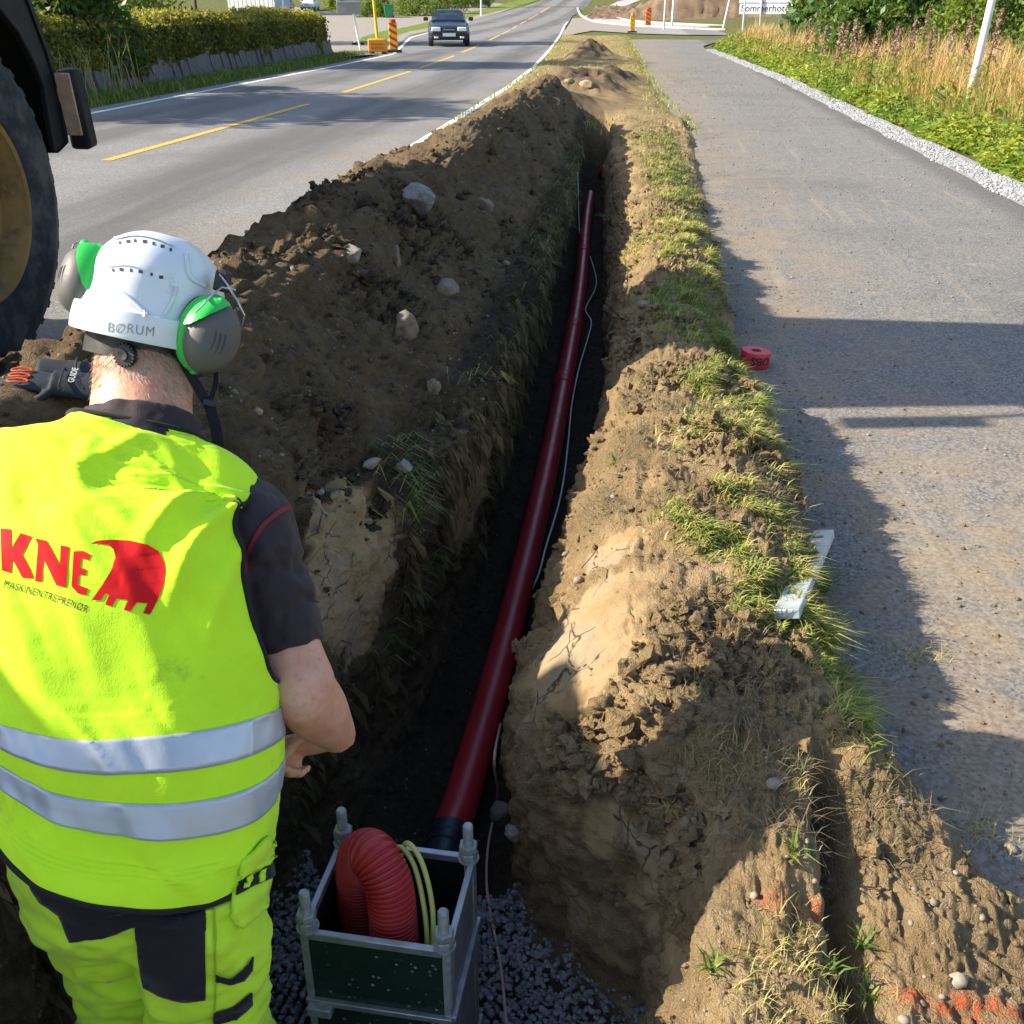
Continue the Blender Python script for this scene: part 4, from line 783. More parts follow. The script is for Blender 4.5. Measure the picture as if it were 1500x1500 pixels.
# thin wires
def wire(name, label, pix, mat, r, lift=.008, zlist=None):
    P = []
    for q in pix:
        p, n_ = hit(q[0], q[1]); P.append(p + n_ * lift)
    o = MB().tube(spl(P, 90), r, 6).build(name, mat); tag(o, label, 'cable'); return o
WIREP = simple('pink_wire', (.6, .36, .3), .6, .3, var=.2); WIREW = simple('pale_wire', (.75, .73, .7), .6, .3, var=.2)
wire('cable', 'thin pinkish wire hanging down the trench side past the green box', [(733, 1036), (735, 1060), (734, 1110), (727, 1170), (719, 1240), (719, 1300), (722, 1350), (733, 1420), (742, 1496), (745, 1530)], WIREP, .0038, .02)
P = [at(q[0], q[1], -.575) for q in [(842, 335), (850, 352), (862, 370), (873, 405), (871, 425), (858, 452), (866, 470), (862, 492), (848, 540), (838, 590), (832, 650), (826, 700), (818, 740), (800, 800), (790, 838), (778, 866)]]
for q in P: q.x = min(q.x, -.215); q.z = max(q.z, drop(q.x, q.y)[0] + .006)
tag(MB().tube(spl(P, 120), .0042, 6).build('cable', WIREW), 'thin white wire lying loose beside the red pipe', 'cable')
# the green steel box with its bolts
BX0, BX1, BY0, BY1, BZ0, BZ1 = -.555, -.26, 1.35, 1.60, -.62, -.10
bx = thing('cable_box', 'open dark green steel box with bolted corners standing on crushed rock', 'box', ((BX0 + BX1) / 2, (BY0 + BY1) / 2, BZ0))
bang = R(6.5); BM = Matrix.Translation(((BX0 + BX1) / 2, (BY0 + BY1) / 2, 0)) @ Matrix.Rotation(-bang * .5, 4, 'Z')
bw, bl = (BX1 - BX0) / 2, (BY1 - BY0) / 2
def bput(m): V, F = m.arrays(); m.V = [V @ np.array(BM.to_3x3()).T + np.array(BM.translation)]; return m
zc, zh = (BZ0 + BZ1) / 2, (BZ1 - BZ0)
bput(MB().box((0, -bl + .004, zc), (2 * bw - .03, .006, zh - .02))).build('front_panel', GREENB, bx, False)
bput(MB().box((0, bl - .004, zc), (2 * bw - .03, .006, zh - .02))).build('back_panel', BLACKP, bx, False)
bput(MB().box((-bw + .004, 0, zc), (.006, 2 * bl - .03, zh - .02))).build('side_panel', BLACKP, bx, False)
bput(MB().box((bw - .004, 0, zc), (.006, 2 * bl - .03, zh - .02))).build('side_panel', GALV, bx, False)
bput(MB().box((0, 0, BZ0 + .1), (2 * bw - .02, 2 * bl - .02, .006))).build('bottom_panel', BLACKP, bx, False)
for sx in (-1, 1):
    bput(MB().box((sx * (bw - .004), 0, BZ1 - .009), (.014, 2 * bl - .02, .018))).build('rim_bar', GALV, bx, True, bevel=.002)
    bput(MB().box((0, sx * (bl - .004), BZ1 - .009), (2 * bw - .03, .014, .018))).build('rim_bar', GALV, bx, True, bevel=.002)
    for sy in (-1, 1):
        m = MB(); X_, Y_ = sx * (bw - .004), sy * (bl - .004)
        m.box((X_ - sx * .003, Y_ + sy * .003, zc), (.014, .006, zh)); m.box((X_ + sx * .003, Y_ - sy * .012, zc), (.006, .03, zh))
        bput(m).build('corner_angle', GALVR, bx, True, bevel=.0015)
        cx_, cy2 = sx * (bw - .012), sy * (bl - .012)
        bo = bput(MB().lathe([(0, BZ1 + .092), (.0085, BZ1 + .092), (.011, BZ1 + .088)] + [(.011 - .0009 * (q % 2), BZ1 + .088 - q * .0024) for q in range(1, 24)] + [(.0108, BZ1 - .2)], Matrix.Translation((cx_, cy2, 0)), 14)).build('bolt', GALVR, bx)
        for zz, ro in ((BZ1 + .004, .2), (BZ1 + .0235, .6)):
            bput(MB().lathe([(.011, zz), (.0185, zz), (.0205, zz + .003), (.0205, zz + .015), (.0185, zz + .018), (.011, zz + .018)], Matrix.Translation((cx_, cy2, 0)) @ Matrix.Rotation(ro, 4, 'Z'), 6)).build('nut', GALVR, bo, False)
        bput(MB().lathe([(.011, BZ1), (.0225, BZ1), (.0225, BZ1 + .0035), (.011, BZ1 + .0035)], Matrix.Translation((cx_, cy2, 0)), 16)).build('washer', GALVR, bo)
        bput(MB().box((cx_ - sx * .004, cy2 - sy * .004, BZ0 + .01), (.05, .05, .02))).build('foot', GALVR, bx, True, bevel=.002)
bput(MB().box((0, -bl - .004, -.287), (2 * bw + .004, .012, .014))).build('rim_bar', GALV, bx, True, bevel=.002)
bput(MB().box((bw + .004, 0, -.287), (.012, 2 * bl + .004, .014))).build('rim_bar', GALV, bx, True, bevel=.002)
bput(MB().box((-bw + .03, -bl - .012, -.296), (.05, .03, .024))).build('foot', GALVR, bx, True, bevel=.003)
for q in range(2):
    bput(MB().box((.02 * q, -bl - .0005, zc + .1 - .14 * q), (.19, .003, .0035))).build('pressed_rib', GREENB, bx, False)
# corrugated hose arching out of the box
hp = spl([(BX0 + .070, BY1 - .075, -.42), (BX0 + .066, BY1 - .075, -.2), (BX0 + .074, BY1 - .082, -.07), (BX0 + .112, BY1 - .118, -.012), (BX0 + .150, BY0 + .098, -.055), (BX0 + .160, BY0 + .078, -.17), (BX0 + .162, BY0 + .070, -.42)], 400)
seg = np.linalg.norm(np.diff(hp, axis=0), axis=1); L_ = np.concatenate([[0], np.cumsum(seg)]); hp = np.stack([np.interp(np.linspace(0, L_[-1], 1100), L_, hp[:, k]) for k in range(3)], -1)
ph = np.linspace(0, L_[-1], 1100) / .0092 % 1; rad = .0425 + .0058 * sstep(.12, .3, ph) * (1 - sstep(.7, .88, ph))
tag(MB().tube(hp, rad, 40).build('corrugated_pipe', REDC, sharp=80), 'red corrugated cable duct bent over in an arch inside the green box', 'pipe')
def striped():
    t = NT('yellow_green_wire'); a = t.attr('ang'); c = t.mix(t.mth('GREATER_THAN', a, .66), (.62, .6, .16), (.06, .22, .08)); return t.fin(c, .45, .4)
STR = striped()
for q, (dx, dz) in enumerate(((0, 0), (.016, .012))):
    P = spl([(BX0 + .125 + dx, BY1 - .05, -.35), (BX0 + .135 + dx, BY1 - .06, -.13 + dz), (BX0 + .155 + dx, BY1 - .075, -.03 + dz), (BX0 + .192 + dx, BY1 - .105, -.045 + dz), (BX0 + .222 + dx, BY0 + .09, -.11 + dz), (BX0 + .236 + dx * .6, BY0 + .035, -.2), (BX0 + .238 + dx * .6, BY0 + .02, -.42)], 60)
    m = MB().tube(P, .0052, 12); an = np.concatenate([np.tile(np.arange(12) / 12, 60), [0, 0]])
    tag(m.build('ground_cable', STR, attrs=dict(ang=an)), ('inner' if q == 0 else 'outer') + ' yellow-green striped wire of the two looping beside the corrugated duct', 'cable', 'striped earth wires in the box')
# dark gear at the far trench end
m = MB().tube(spl([(-.38, 13.9, -.5), (-.35, 13.8, -.4), (-.31, 13.9, -.36)], 6), .04, 10); tag(m.build('pipe_end', REDP), 'short red duct end sticking up at the far end of the trench', 'pipe')
p = at(888, 88); tag(MB().tube([p + Vector((-.25, 0, .06)), p + Vector((.25, .15, .1))], .05, 10).build('duct_stub', REDC), 'short red duct stub by the far earth mound', 'pipe')

# ------------------------------------------------------------------ tape roll, spirit level, gloves
TAPE = simple('red_tape', (.6, .03, .045), .4, .45, var=.1)
tp = thing('tape_roll', 'flat roll of red warning tape lying on the tarmac by the turf', 'tape', (.615, 4.66, 0))
Mt = Matrix.Translation((.615, 4.66, .004)) @ Matrix.Rotation(R(4), 4, 'Y')
MB().lathe([(.024, 0), (.066, 0), (.068, .003), (.068, .068), (.066, .071), (.055, .0695), (.045, .071), (.035, .0695), (.024, .071), (.024, 0)], Mt, 40).build('wound_tape', TAPE, tp)
MB().lathe([(.0205, .004), (.0242, .004), (.0242, .066), (.0205, .066), (.0205, .004)], Mt, 28).build('core', simple('card', (.12, .07, .05), .9), tp)
tv, tf = text_mesh('OBS', .052, .0012); tv = -(tv - tv.mean(0)); th = -math.pi / 2 + .15 + tv[:, 0] / .068
V = np.stack([.0692 * np.cos(th), .0692 * np.sin(th), .036 + tv[:, 1]], -1) @ np.array(Mt.to_3x3()).T + np.array(Mt.translation)
link('lettering', mesh('lettering', V, tf, BLACKP, False), tp)
a, b = at(1207, 782, .105), at(1152, 900, .252); d = (b - a); L = d.length
lv = thing('spirit_level', 'long aluminium spirit level leaning in the turf, half buried in grass', 'level', a)
zz_ = Vector((-.25, 0, 1)); zz_ = zz_ - d * (zz_.dot(d) / d.length_squared); M_ = frame((a + b) / 2, d, zz_); ALU = simple('brushed_aluminium', (.62, .66, .68), .38, .5, .5, var=.2, sc=9, bump=.1, bsc=40, dirt=(.35, .33, .28), dsc=16, dcov=.56)
m = MB().box(M_.translation, (L, .058, .024), M_); m.build('rail', ALU, lv, True, bevel=.002)
for q in (-.5, -.44, -.1): pass
for q, w in ((-.39, .02), (-.06, .026)):
    MB().box(M_ @ Vector((L * q, -.006, .0125)), (w, .03, .003), M_).build('vial', simple('vial_dark', (.05, .06, .05), .25, .5), lv, True, bevel=.001)
for q in (.1, .14, .2, .24): MB().box(M_ @ Vector((L * q, 0, .0122)), (.008, .05, .0012), M_).build('printed_band', simple('grey_print', (.2, .24, .25), .5), lv, False)
GLOVE = simple('glove_fabric', (.028, .033, .042), .8, .25, var=.3, sc=30, bump=.4, bsc=220, bd=.002); GORANGE = simple('glove_orange', (.62, .1, .035), .7, .3)
def remeshed(name, mb, mat, vox, smooth=6, parent=None, fac=.5):
    V, F = mb.arrays(); o = bpy.data.objects.new('tmp', mesh('tmp', V, F, None)); COL.objects.link(o)
    r_ = o.modifiers.new('r', 'REMESH'); r_.mode = 'VOXEL'; r_.voxel_size = vox
    s_ = o.modifiers.new('s', 'SMOOTH'); s_.iterations = smooth; s_.factor = fac
    me = bpy.data.meshes.new_from_object(o.evaluated_get(bpy.context.evaluated_depsgraph_get())); me.name = name; bpy.data.objects.remove(o)
    me.materials.clear()
    for m_ in (mat if isinstance(mat, list) else [mat]): me.materials.append(m_)
    me.polygons.foreach_set('use_smooth', np.ones(len(me.polygons), bool))
    return link(name, me, parent)
def hand(mb, wrist, dirv, palmn, side, scale=1.0, curl=(0.3, .35, .35, .3), fist=0.0, thumb=.5):
    """palm with four fingers and a thumb; dirv points to the fingertips, palmn out of the palm, side=+1 thumb towards dirv x palmn"""
    d = Vector(dirv).normalized(); n = Vector(palmn); n = (n - d * n.dot(d)).normalized(); s = d.cross(n) * side; k = scale; w = Vector(wrist)
    th_ = np.linspace(0, 2 * np.pi, 14, endpoint=False); rings = []
    for t_, a, b in ((-.02, .024, .019), (.0, .027, .019), (.03, .036, .017), (.06, .041, .016), (.085, .041, .014), (.095, .036, .010)):
        c = w + d * t_ * k; rings.append([tuple(c + s * math.cos(q) * a * k + n * math.sin(q) * b * k) for q in th_])
    mb.loft(rings)
    for f, (off, ln_, r0) in enumerate(((.030, .072, .0092), (.010, .080, .0096), (-.011, .074, .009), (-.030, .058, .008))):
        p = w + d * .078 * k + s * off * k; a = .15 + fist * .5; P = [p]; dirn = d
        seg_ = [ln_ * .45, ln_ * .32, ln_ * .25]; p2 = p + d * .012 * k; P.append(p2); p = p2
        for q in range(3):
            a += curl[f] * (1 + fist * 1.6) * (1 if q else .7); dd = d * math.cos(a) + n * math.sin(a) + s * off * 1.2 * (1 - fist); p = p + dd.normalized() * seg_[q] * k; P.append(p)
        mb.tube(spl(P, 12), np.concatenate([np.full(9, r0), [r0 * .95, r0 * .8, r0 * .45]]) * k, 10)
    p = w + d * .022 * k + s * .026 * k; P = [p - s * .012 * k, p, p + (s * .8 + d * .6 + n * .25).normalized() * .036 * k, p + (s * .8 + d * .6 + n * .25).normalized() * .036 * k + (d + n * thumb + s * .1).normalized() * .03 * k, p + (s * .8 + d * .6 + n * .25).normalized() * .036 * k + (d + n * thumb).normalized() * .054 * k]
    mb.tube(spl(P, 12), np.concatenate([[.013, .0135, .013, .0125, .012], np.full(5, .011), [.0095, .006]]) * k, 10)
def glove(px, py, dirv, label, sc=1.12, pz=.012, side=1, text=False):
    p, n_ = hit(px, py); n_ = (n_ * .35 + UP * .75 - FWD * .25).normalized(); p = p + n_ * pz; d = Vector(dirv); d = (d - n_ * d.dot(n_)).normalized(); t = thing('work_glove', label, 'glove', p, 'dark work gloves on the spoil heap')
    mb = MB(); hand(mb, p, d, -n_, side, sc, (.16, .14, .17, .2)); s = d.cross(n_)
    th_ = np.linspace(0, 2 * np.pi, 16, endpoint=False); mb.loft([[tuple(p - d * t_ + s * math.cos(q) * a + n_ * math.sin(q) * b) for q in th_] for t_, a, b in ((-.02, .034, .024), (.0, .034, .022), (.03, .037, .022), (.075, .043, .024), (.082, .036, .018))])
    remeshed('shell', mb, GLOVE, .0035, 3, t)
    for off in (.024, .0, -.023):
        c = p + d * .108 * sc + s * off * sc + n_ * .0165 * sc; th2 = np.linspace(0, 2 * np.pi, 14); MB().tube([c + d * .021 * math.cos(q) + s * .0055 * math.sin(q) - n_ * .006 * (math.cos(q) if math.cos(q) > 0 else 0) for q in th2], .0022, 6, False).build('finger_trim', GORANGE, t)
    MB().tube(spl([p + s * .034 + n_ * .012, p + s * .02 + n_ * .026, p - s * .02 + n_ * .026, p - s * .034 + n_ * .012], 12), .0025, 6).build('wrist_seam', BLACKP, t)
    return t, p, d, s, n_
gd_ = (-RIGHT + UP * .10 - FWD * .12).normalized()
g_, p, d, s, n_ = glove(94, 582, gd_, 'dark grey work glove with orange finger trims lying in front on the heap', .78, .036, 1)
tv, tf = text_mesh('GUIDE', .017, .0004); tv = tv - tv.mean(0)
V = np.array([tuple(p - d * .022 + n_ * .0262 + s * (x * 1.0) * 1 + d * y) for x, y in tv]); link('lettering', mesh('lettering', V, tf, simple('glove_print', (.5, .5, .48), .7), False), g_)
glove(116, 563, RIGHT + FWD * .2, 'dark work glove half hidden behind the front glove', .85, .03, -1)

# ------------------------------------------------------------------ the loader on the road at left
RUB = simple('tyre_rubber', (.032, .034, .038), .85, .25, var=.3, sc=7, bump=.3, bsc=50, bd=.004, dirt=(.1, .094, .084), dsc=4, dcov=.42)
OCH = simple('ochre_rim', (.33, .18, .05), .7, .3, var=.3, sc=6, bump=.15, dirt=(.12, .075, .04), dsc=5, dcov=.42)
FEN = simple('black_mudguard', (.008, .008, .009), .6, .35, var=.3, sc=8, dirt=(.022, .02, .018), dsc=4, dcov=.6); YEL = simple('machine_yellow', (.62, .33, .03), .45, .5, var=.1, sc=3, dirt=(.2, .14, .08), dsc=4, dcov=.62)
LENS = simple('dusty_lens', (.5, .31, .19), .6, .4, var=.3, sc=20, dirt=(.28, .2, .14), dsc=14, dcov=.55)
GLASSD = NT('tinted_glass'); GLASSD.fin((.55, .75, .65), .03, .5, 0); GLASSD.set(GLASSD.b.inputs['Transmission Weight'], 1.0); GLASSD = GLASSD.m
ORG_B = simple('beacon_orange', (.7, .25, .02), .3, .5)
ld = thing('wheel_loader', 'wheeled machine on the road, only its big tyre and black mudguard in view', 'digger', (-3.1, 4.1, 0))
WX, WY, WR = -2.72, 4.12, .755
def wheel(x, y, r_, w, side, parent, lugs=44, kr=1.0):
    Mx = Matrix.Translation((x, y, r_)) @ Matrix.Rotation(side * math.pi / 2, 4, 'Y')     # local z points outwards
    k = r_ / .755; g = w
    ty = MB().lathe([(.40 * k, -.03), (.43 * k, .012), (.50 * k, .022), (.58 * k, .02), (.605 * k, .024), (.62 * k, .018), (.68 * k, -.005), (.715 * k, -.04), (.72 * k, -.09), (.72 * k, -g + .09), (.7 * k, -g + .04), (.5 * k, -g), (.4 * k, -g + .02)], Mx, 72).build('tyre', RUB, parent)
    m = MB()
    for q in range(lugs):
        a = q / lugs * 2 * math.pi
        for sgn, off in ((1, 0), (-1, .5)):
            aa = a + off / lugs * 2 * math.pi
            V = []
            for z_, rr, sh in ((-.03, .69, 0), (-g / 2 + .03, .715, .16)):
                for dr in (-.0, .038):
                    for da in (-.035, .035):
                        z2 = z_ if sgn > 0 else -g - z_; t_ = aa + sh + da * (1 - .25 * (dr > 0)); V.append([(rr + dr) * k * math.cos(t_), (rr + dr) * k * math.sin(t_), z2])
            V = np.array(V) @ np.array(Mx.to_3x3()).T + np.array(Mx.translation); m.add(V, [[0, 1, 3, 2], [4, 6, 7, 5], [0, 2, 6, 4], [1, 5, 7, 3], [2, 3, 7, 6]])
    o = m.build('tread_lugs', RUB, ty, False); o['kind'] = 'stuff'
    MB().lathe([(.415 * k, -.01), (.425 * k, .01), (.415 * k, .018), (.395 * k, .012), (.385 * k, -.01), (.365 * k, -.03), (.355 * k, -.09), (.30 * k, -.125), (.28 * k, -.14), (.2 * k, -.14), (.19 * k, -.1), (.1 * k, -.1), (.09 * k, -.06), (0, -.06)], Mx, 64).build('rim', OCH, ty)
    m = MB()
    for q in range(8):
        a = q / 8 * 2 * math.pi; M2 = Mx @ Matrix.Translation((.155 * k * math.cos(a), .155 * k * math.sin(a), -.1)); m.lathe([(.018, -.02), (.018, .015), (0, .015)], M2, 6)
    m.build('wheel_nuts', OCH, ty, False)
wheel(WX, WY, WR, .42, 1, ld); wheel(-4.55, WY, WR, .42, -1, ld)
wheel(-2.95, 1.35, .5, .32, 1, ld, 34); wheel(-4.35, 1.35, .5, .32, -1, ld, 34)
# mudguard: a thick arc over the wheel, with a closed inner cheek
def arc(r0, r1, a0, a1, x0, x1, n=40):
    A = np.linspace(a0, a1, n); rings = []
    for a in A:
        c, s__ = math.cos(a), math.sin(a)
        rings.append([(x0, WY + r0 * c, WR + r0 * s__), (x1, WY + r0 * c, WR + r0 * s__), (x1, WY + r1 * c, WR + r1 * s__), (x0, WY + r1 * c, WR + r1 * s__)])
    return MB().loft(rings)
CH = [(-1.0, .55), (-.92, .85), (-.6, 1.10), (0, 1.2), (.35, 1.12), (.56, .97), (.68, .78), (.77, .55), (.81, .36), (.795, .15), (.70, .12), (.71, .40), (.66, .52), (.58, .64), (.46, .74), (.3, .80), (0, .83), (-.4, .78), (-.72, .5)]
Mf = Matrix.Translation((0, WY, WR)) @ Matrix.Rotation(math.pi / 2, 4, 'Z')
MB().prism(CH, 2.70, 2.73, Mf).build('mudguard_cheek', FEN, ld, False, bevel=.008)
o9 = CH[:11]; MB().loft([[(x_, WY + y * k_, WR + z * k_) for x_, k_ in ((-2.69, 1.0), (-3.25, 1.0), (-3.25, 1.03), (-2.69, 1.03))] for y, z in o9]).build('mudguard', FEN, ld, True, 30)
# tail lamp housing on the mudguard end
Ml = frame((-2.65, WY + .875, WR + .30), (1, 0, 0), (0, -.1, 1))
lh = MB().box(Ml.translation, (.10, .10, .36), Ml).build('lamp_housing', FEN, ld, True, bevel=.02)
MB().box(Ml @ Vector((-.008, -.056, .03)), (.08, .014, .28), Ml).build('lamp_lens', LENS, lh, True, bevel=.006)
# body, cab and raised boom (outside the picture, they cast the shade on the footpath)
m = MB(); m.box((-3.65, 4.1, 1.0), (.85, 1.5, .7)); m.box((-3.65, 2.1, 1.05), (1.0, 2.6, .6)); m.box((-3.65, .75, 1.6), (1.0, 1.55, 1.2)); m.build('chassis_shade_bonnet', YEL, ld, True, bevel=.05)  # last box: unseen tall bonnet, added to shade the worker's lower body
cb = MB().box((-3.65, 4.17, 3.28), (1.6, 1.2, .13)).build('cab_roof', YEL, ld, True, bevel=.05)
m = MB()
for x in (-4.35, -2.95):
    for y, w_ in ((3.62, .13), (4.15, .1), (4.72, .13)): m.tube([(x, y, 1.5), (x * .985 - .055, y, 3.25)], w_ / 2, 8)
m.build('cab_pillar', FEN, cb)
for x in (-4.38, -2.92): MB().box((x, 4.17, 2.45), (.012, 1.0, 1.45)).build('side_window', GLASSD, cb, False)
MB().box((-3.65, 3.62, 2.45), (1.3, .012, 1.45)).build('front_window', GLASSD, cb, False)
MB().box((-3.65, 4.12, 1.5), (1.4, 1.3, .5)).build('cab_body', YEL, ld, True, bevel=.03)
MB().box((-3.65, 4.3, 2.2), (.6, .5, 1.0)).build('seat', BLACKP, cb, True, bevel=.06)
m = MB(); m.tube(spl([(-4.2, 4.9, 1.2), (-4.5, 5.0, 2.2), (-4.6, 4.9, 3.1)], 10), .12, 8); m.build('boom', YEL, ld)
m = MB(); m.tube(spl([(-2.95, 3.55, 3.05), (-2.75, 3.5, 3.0), (-2.7, 3.46, 2.7)], 8), .02, 6); m.box((-2.7, 3.42, 2.55), (.05, .12, .36)); m.build('mirror', BLACKP, cb)  # unseen mirror, added to break up the edge of the cab's shadow
for y in (3.65, 4.5): MB().box((-3.0, y, 3.42), (.1, .16, .14)).build('roof_shade_stub', BLACKP, cb, True, bevel=.02)  # unseen roof boxes, added to make the cab's shadow outline uneven
MB().tube([(-3.3, 4.6, 3.34), (-3.3, 4.6, 3.52)], .07, 12).build('beacon', ORG_B, cb)  # unseen too, added for the uneven shadow outline of the roof
# ------------------------------------------------------------------ road furniture, car and buildings in the distance
GREYP = simple('galvanised_pole', (.55, .56, .56), .5, .5, .4, var=.12); WHITEB = simple('sign_white', (.75, .76, .76), .5, .4, var=.06); GREYS = simple('sign_back', (.3, .31, .32), .6, .4, .2, var=.1)
ORG = simple('orange_plastic', (.75, .27, .02), .5, .4, var=.12); YELW = simple('yellow_plastic', (.78, .5, .02), .5, .4, var=.1); REDS = simple('red_reflective', (.6, .03, .02), .45, .45); BLK = simple('sign_black', (.02, .02, .02), .6)
GRN = simple('bin_green', (.03, .22, .09), .5, .4)
def gpt(px, py): p = at(px, py); return Vector((p.x, p.y, gz(p.x, p.y) + .04))
def pxm(p): return ((p - Vector((0, 0, CAM_H))).dot(FWD) * cP + (CAM_H - p.z) * sP) / FPX          # metres per photo pixel at that distance
def pole(name, label, a, b, r, mat, cat='pole'):
    t = thing(name, label, cat, a); MB().tube([a + Vector((0, 0, -.1)), b], r, 12).build('shaft', mat, t); return t
# leaning pale pole in the meadow, and the cut-off one beside it
b = gpt(1411, 176); b.z -= .05; top = b + Vector((.30, .05, 5.2)); t = pole('lamp_post', 'slim pale lamp post leaning slightly in the meadow', b, top, .055, simple('pale_post', (.7, .71, .74), .5, .4, .2, var=.08), 'lamp post')
MB().box(top + Vector((-.5, 0, .05)), (.9, .18, .1)).build('lamp_head', GREYS, t, True, bevel=.03); MB().tube([b + Vector((.055, 0, .62)), b + Vector((.056, 0, .67))], .066, 10).build('clamp_band', GREYS, t); MB().tube([b + Vector((0, 0, -.1)), b + Vector((0.005, 0, .3))], .075, 10).build('socket', GREYS, t)
b = gpt(1494, 191); b.z -= .05; t = pole('marker_post', 'short pale post at the right edge of the meadow', b, b + Vector((.06, 0, 1.0)), .055, simple('post_wood', (.6, .56, .52), .8, .2, var=.15), 'post'); MB().tube([b + Vector((.06, 0, .98)), b + Vector((.062, 0, 1.04))], .063, 10).build('cap', GREYS, t)
# direction sign behind the bushes
p0, p1 = gpt(1088, 50), gpt(1140, 62); Ys = 47.0; k = pxm(at(1110, 57)); A = at(1112, 57); u = k
t = thing('direction_sign', 'white direction sign with black lettering on three legs before the bushes', 'sign', A)
RS = RIGHT * math.cos(R(24)) - FWD * math.sin(R(24)); FS = FWD * math.cos(R(24)) + RIGHT * math.sin(R(24))
def rel(px, py): d, f = ray(px, py); q = d * ((A - Vector((0, 0, 0))).dot(FWD) / f); return Vector((q.x, q.y, CAM_H + q.z))
def panel(name, px0, py0, px1, py1, mat, parent, dep=.04, off=0.0):
    c = (rel(px0, py0) + rel(px1, py1)) / 2; w = (rel(px1, py0) - rel(px0, py0)).length; h = abs((rel(px0, py0) - rel(px0, py1)).z)
    return MB().box(c - FS * off, (w, dep, h), Matrix((RS, FS, UP)).transposed()).build(name, mat, parent, False)
panel('board', 1083, 5, 1160, 20, WHITEB, t); panel('board', 1083, -14, 1160, 3.4, WHITEB, t)
panel('board_edge', 1082, 19.8, 1161, 21, GREYS, t, .05); panel('board_edge', 1082, 3.4, 1161, 5, GREYS, t, .05)
tv, tf = text_mesh('Sommerhotel', 1.0, .02); tv = tv - tv.min(0); sc = (rel(1160, 10) - rel(1087, 10)).length / tv[:, 0].max(); o_ = (rel(1083, 17.3) + rel(1160, 17.3)) / 2 - RS * ((rel(1160, 10) - rel(1087, 10)).length / 2) - FS * .026
link('lettering', mesh('lettering', [tuple(o_ + RS * x * sc + UP * y * sc * .95) for x, y in tv], tf, BLK, False), t)
for px, pb in ((1088, 48), (1112, 50), (1140, 64)):
    a_ = rel(px - 1, pb + 6); b_ = rel(px + 2, 21); a_.z = min(a_.z, gz(a_.x, a_.y) + .1); MB().tube([a_, b_ + UP * .9], .05, 8).build('leg', GREYP, t)
t = pole('marker_post', 'white post with a yellow top before the far earth bank', gpt(1059, 42), gpt(1059, 42) + Vector((.35, 0, 2.1)), .06, WHITEB, 'post'); q = gpt(1059, 42) + Vector((.38, 0, 2.3)); MB().box(q, (.3, .08, .7)).build('marker_board', YELW, t, True, bevel=.02)
b = gpt(972, 43); pole('lamp_post', 'tall thin grey pole left of the two at the cross street', b, b + Vector((.1, 0, 6)), .07, GREYP, 'pole'); b = gpt(984, 40); pole('lamp_post', 'tall thin pale pole right of the two at the cross street', b, b + Vector((.05, 0, 6)), .08, WHITEB, 'pole')
b = gpt(705, 23); t = pole('lamp_post', 'pale lamp post on the grass strip far along the road', b, b + Vector((0, 0, 7)), .09, WHITEB, 'lamp post'); MB().box(b + Vector((.4, 0, 7)), (1, .2, .12)).build('lamp_head', GREYS, t, True, bevel=.03)
b = gpt(416, 19); pole('lamp_post', 'thick white post behind the end of the hedge', b, b + Vector((0, 0, 6)), .12, WHITEB, 'pole')
def beacon(label, px, py, hpx, wpx, stripes, base=True):
    p = gpt(px, py); k = pxm(p); h, w = hpx * k, wpx * k; t = thing('traffic_beacon', label, 'marker', p); Mx = Matrix((RIGHT, FWD, UP)).transposed()
    if base: MB().box(p + UP * .05, (w * 1.9, w * 1.2, .1), Mx).build('foot', BLK, t, True, bevel=.02)
    MB().box(p + UP * (.1 + h / 2), (w, .06, h), Mx).build('board', stripes[0], t, True, bevel=.02)
    m = MB(); n = 4
    for i in range(n):
        z0 = .1 + h * (i + .08) / n; z1 = z0 + h / n * .46; sl = w * .5
        V = [p - RIGHT * w * .48 + UP * (z0 + sl) - FWD * .034, p + RIGHT * w * .48 + UP * z0 - FWD * .034, p + RIGHT * w * .48 + UP * min(z1, h + .1) - FWD * .034, p - RIGHT * w * .48 + UP * min(z1 + sl, h + .1) - FWD * .034]; m.add([tuple(v) for v in V], [[0, 1, 2, 3]])
    m.build('stripe', stripes[1], t, False); MB().tube([p + UP * (h + .08), p + UP * (h + .2)], w * .38, 10).build('top_lamp', stripes[1], t); return t
beacon('red and yellow striped traffic beacon beside the orange box at left', 577, 77, 36, 12, (YELW, REDS))
beacon('yellow traffic beacon at the corner of the cross street', 926, 48, 21, 7, (YELW, ORG)); beacon('orange traffic beacon on the far kerb, right of the yellow one', 949, 39, 21, 8, (ORG, REDS))
# orange box with a yellow signal mast
p = gpt(554, 79); k = pxm(p); Mx = Matrix((RIGHT, FWD, UP)).transposed(); t = thing('signal_mast', 'orange ballast box with a yellow traffic signal mast by the hedge', 'traffic light', p)
MB().box(p + UP * .27, (27 * k, .35, .42), Mx).build('ballast_box', ORG, t, True, bevel=.04)
for s in (-1, 1): MB().box(p + UP * .04 + RIGHT * s * 9 * k, (6 * k, .4, .08), Mx).build('foot', BLK, t, True, bevel=.01)
for q in (.2, .32): MB().box(p + UP * q - FWD * .178, (18 * k, .008, .03), Mx).build('printed_band', simple('dark_orange', (.3, .12, .01), .6), t, False)
MB().tube([p + UP * .45, p + UP * 3.0 - RIGHT * .12], .05, 10).build('mast', YELW, t)
sh = MB().box(p + UP * 2.15 + RIGHT * .08, (.2, .16, .72), Mx).build('signal_head', BLK, t, True, bevel=.03)
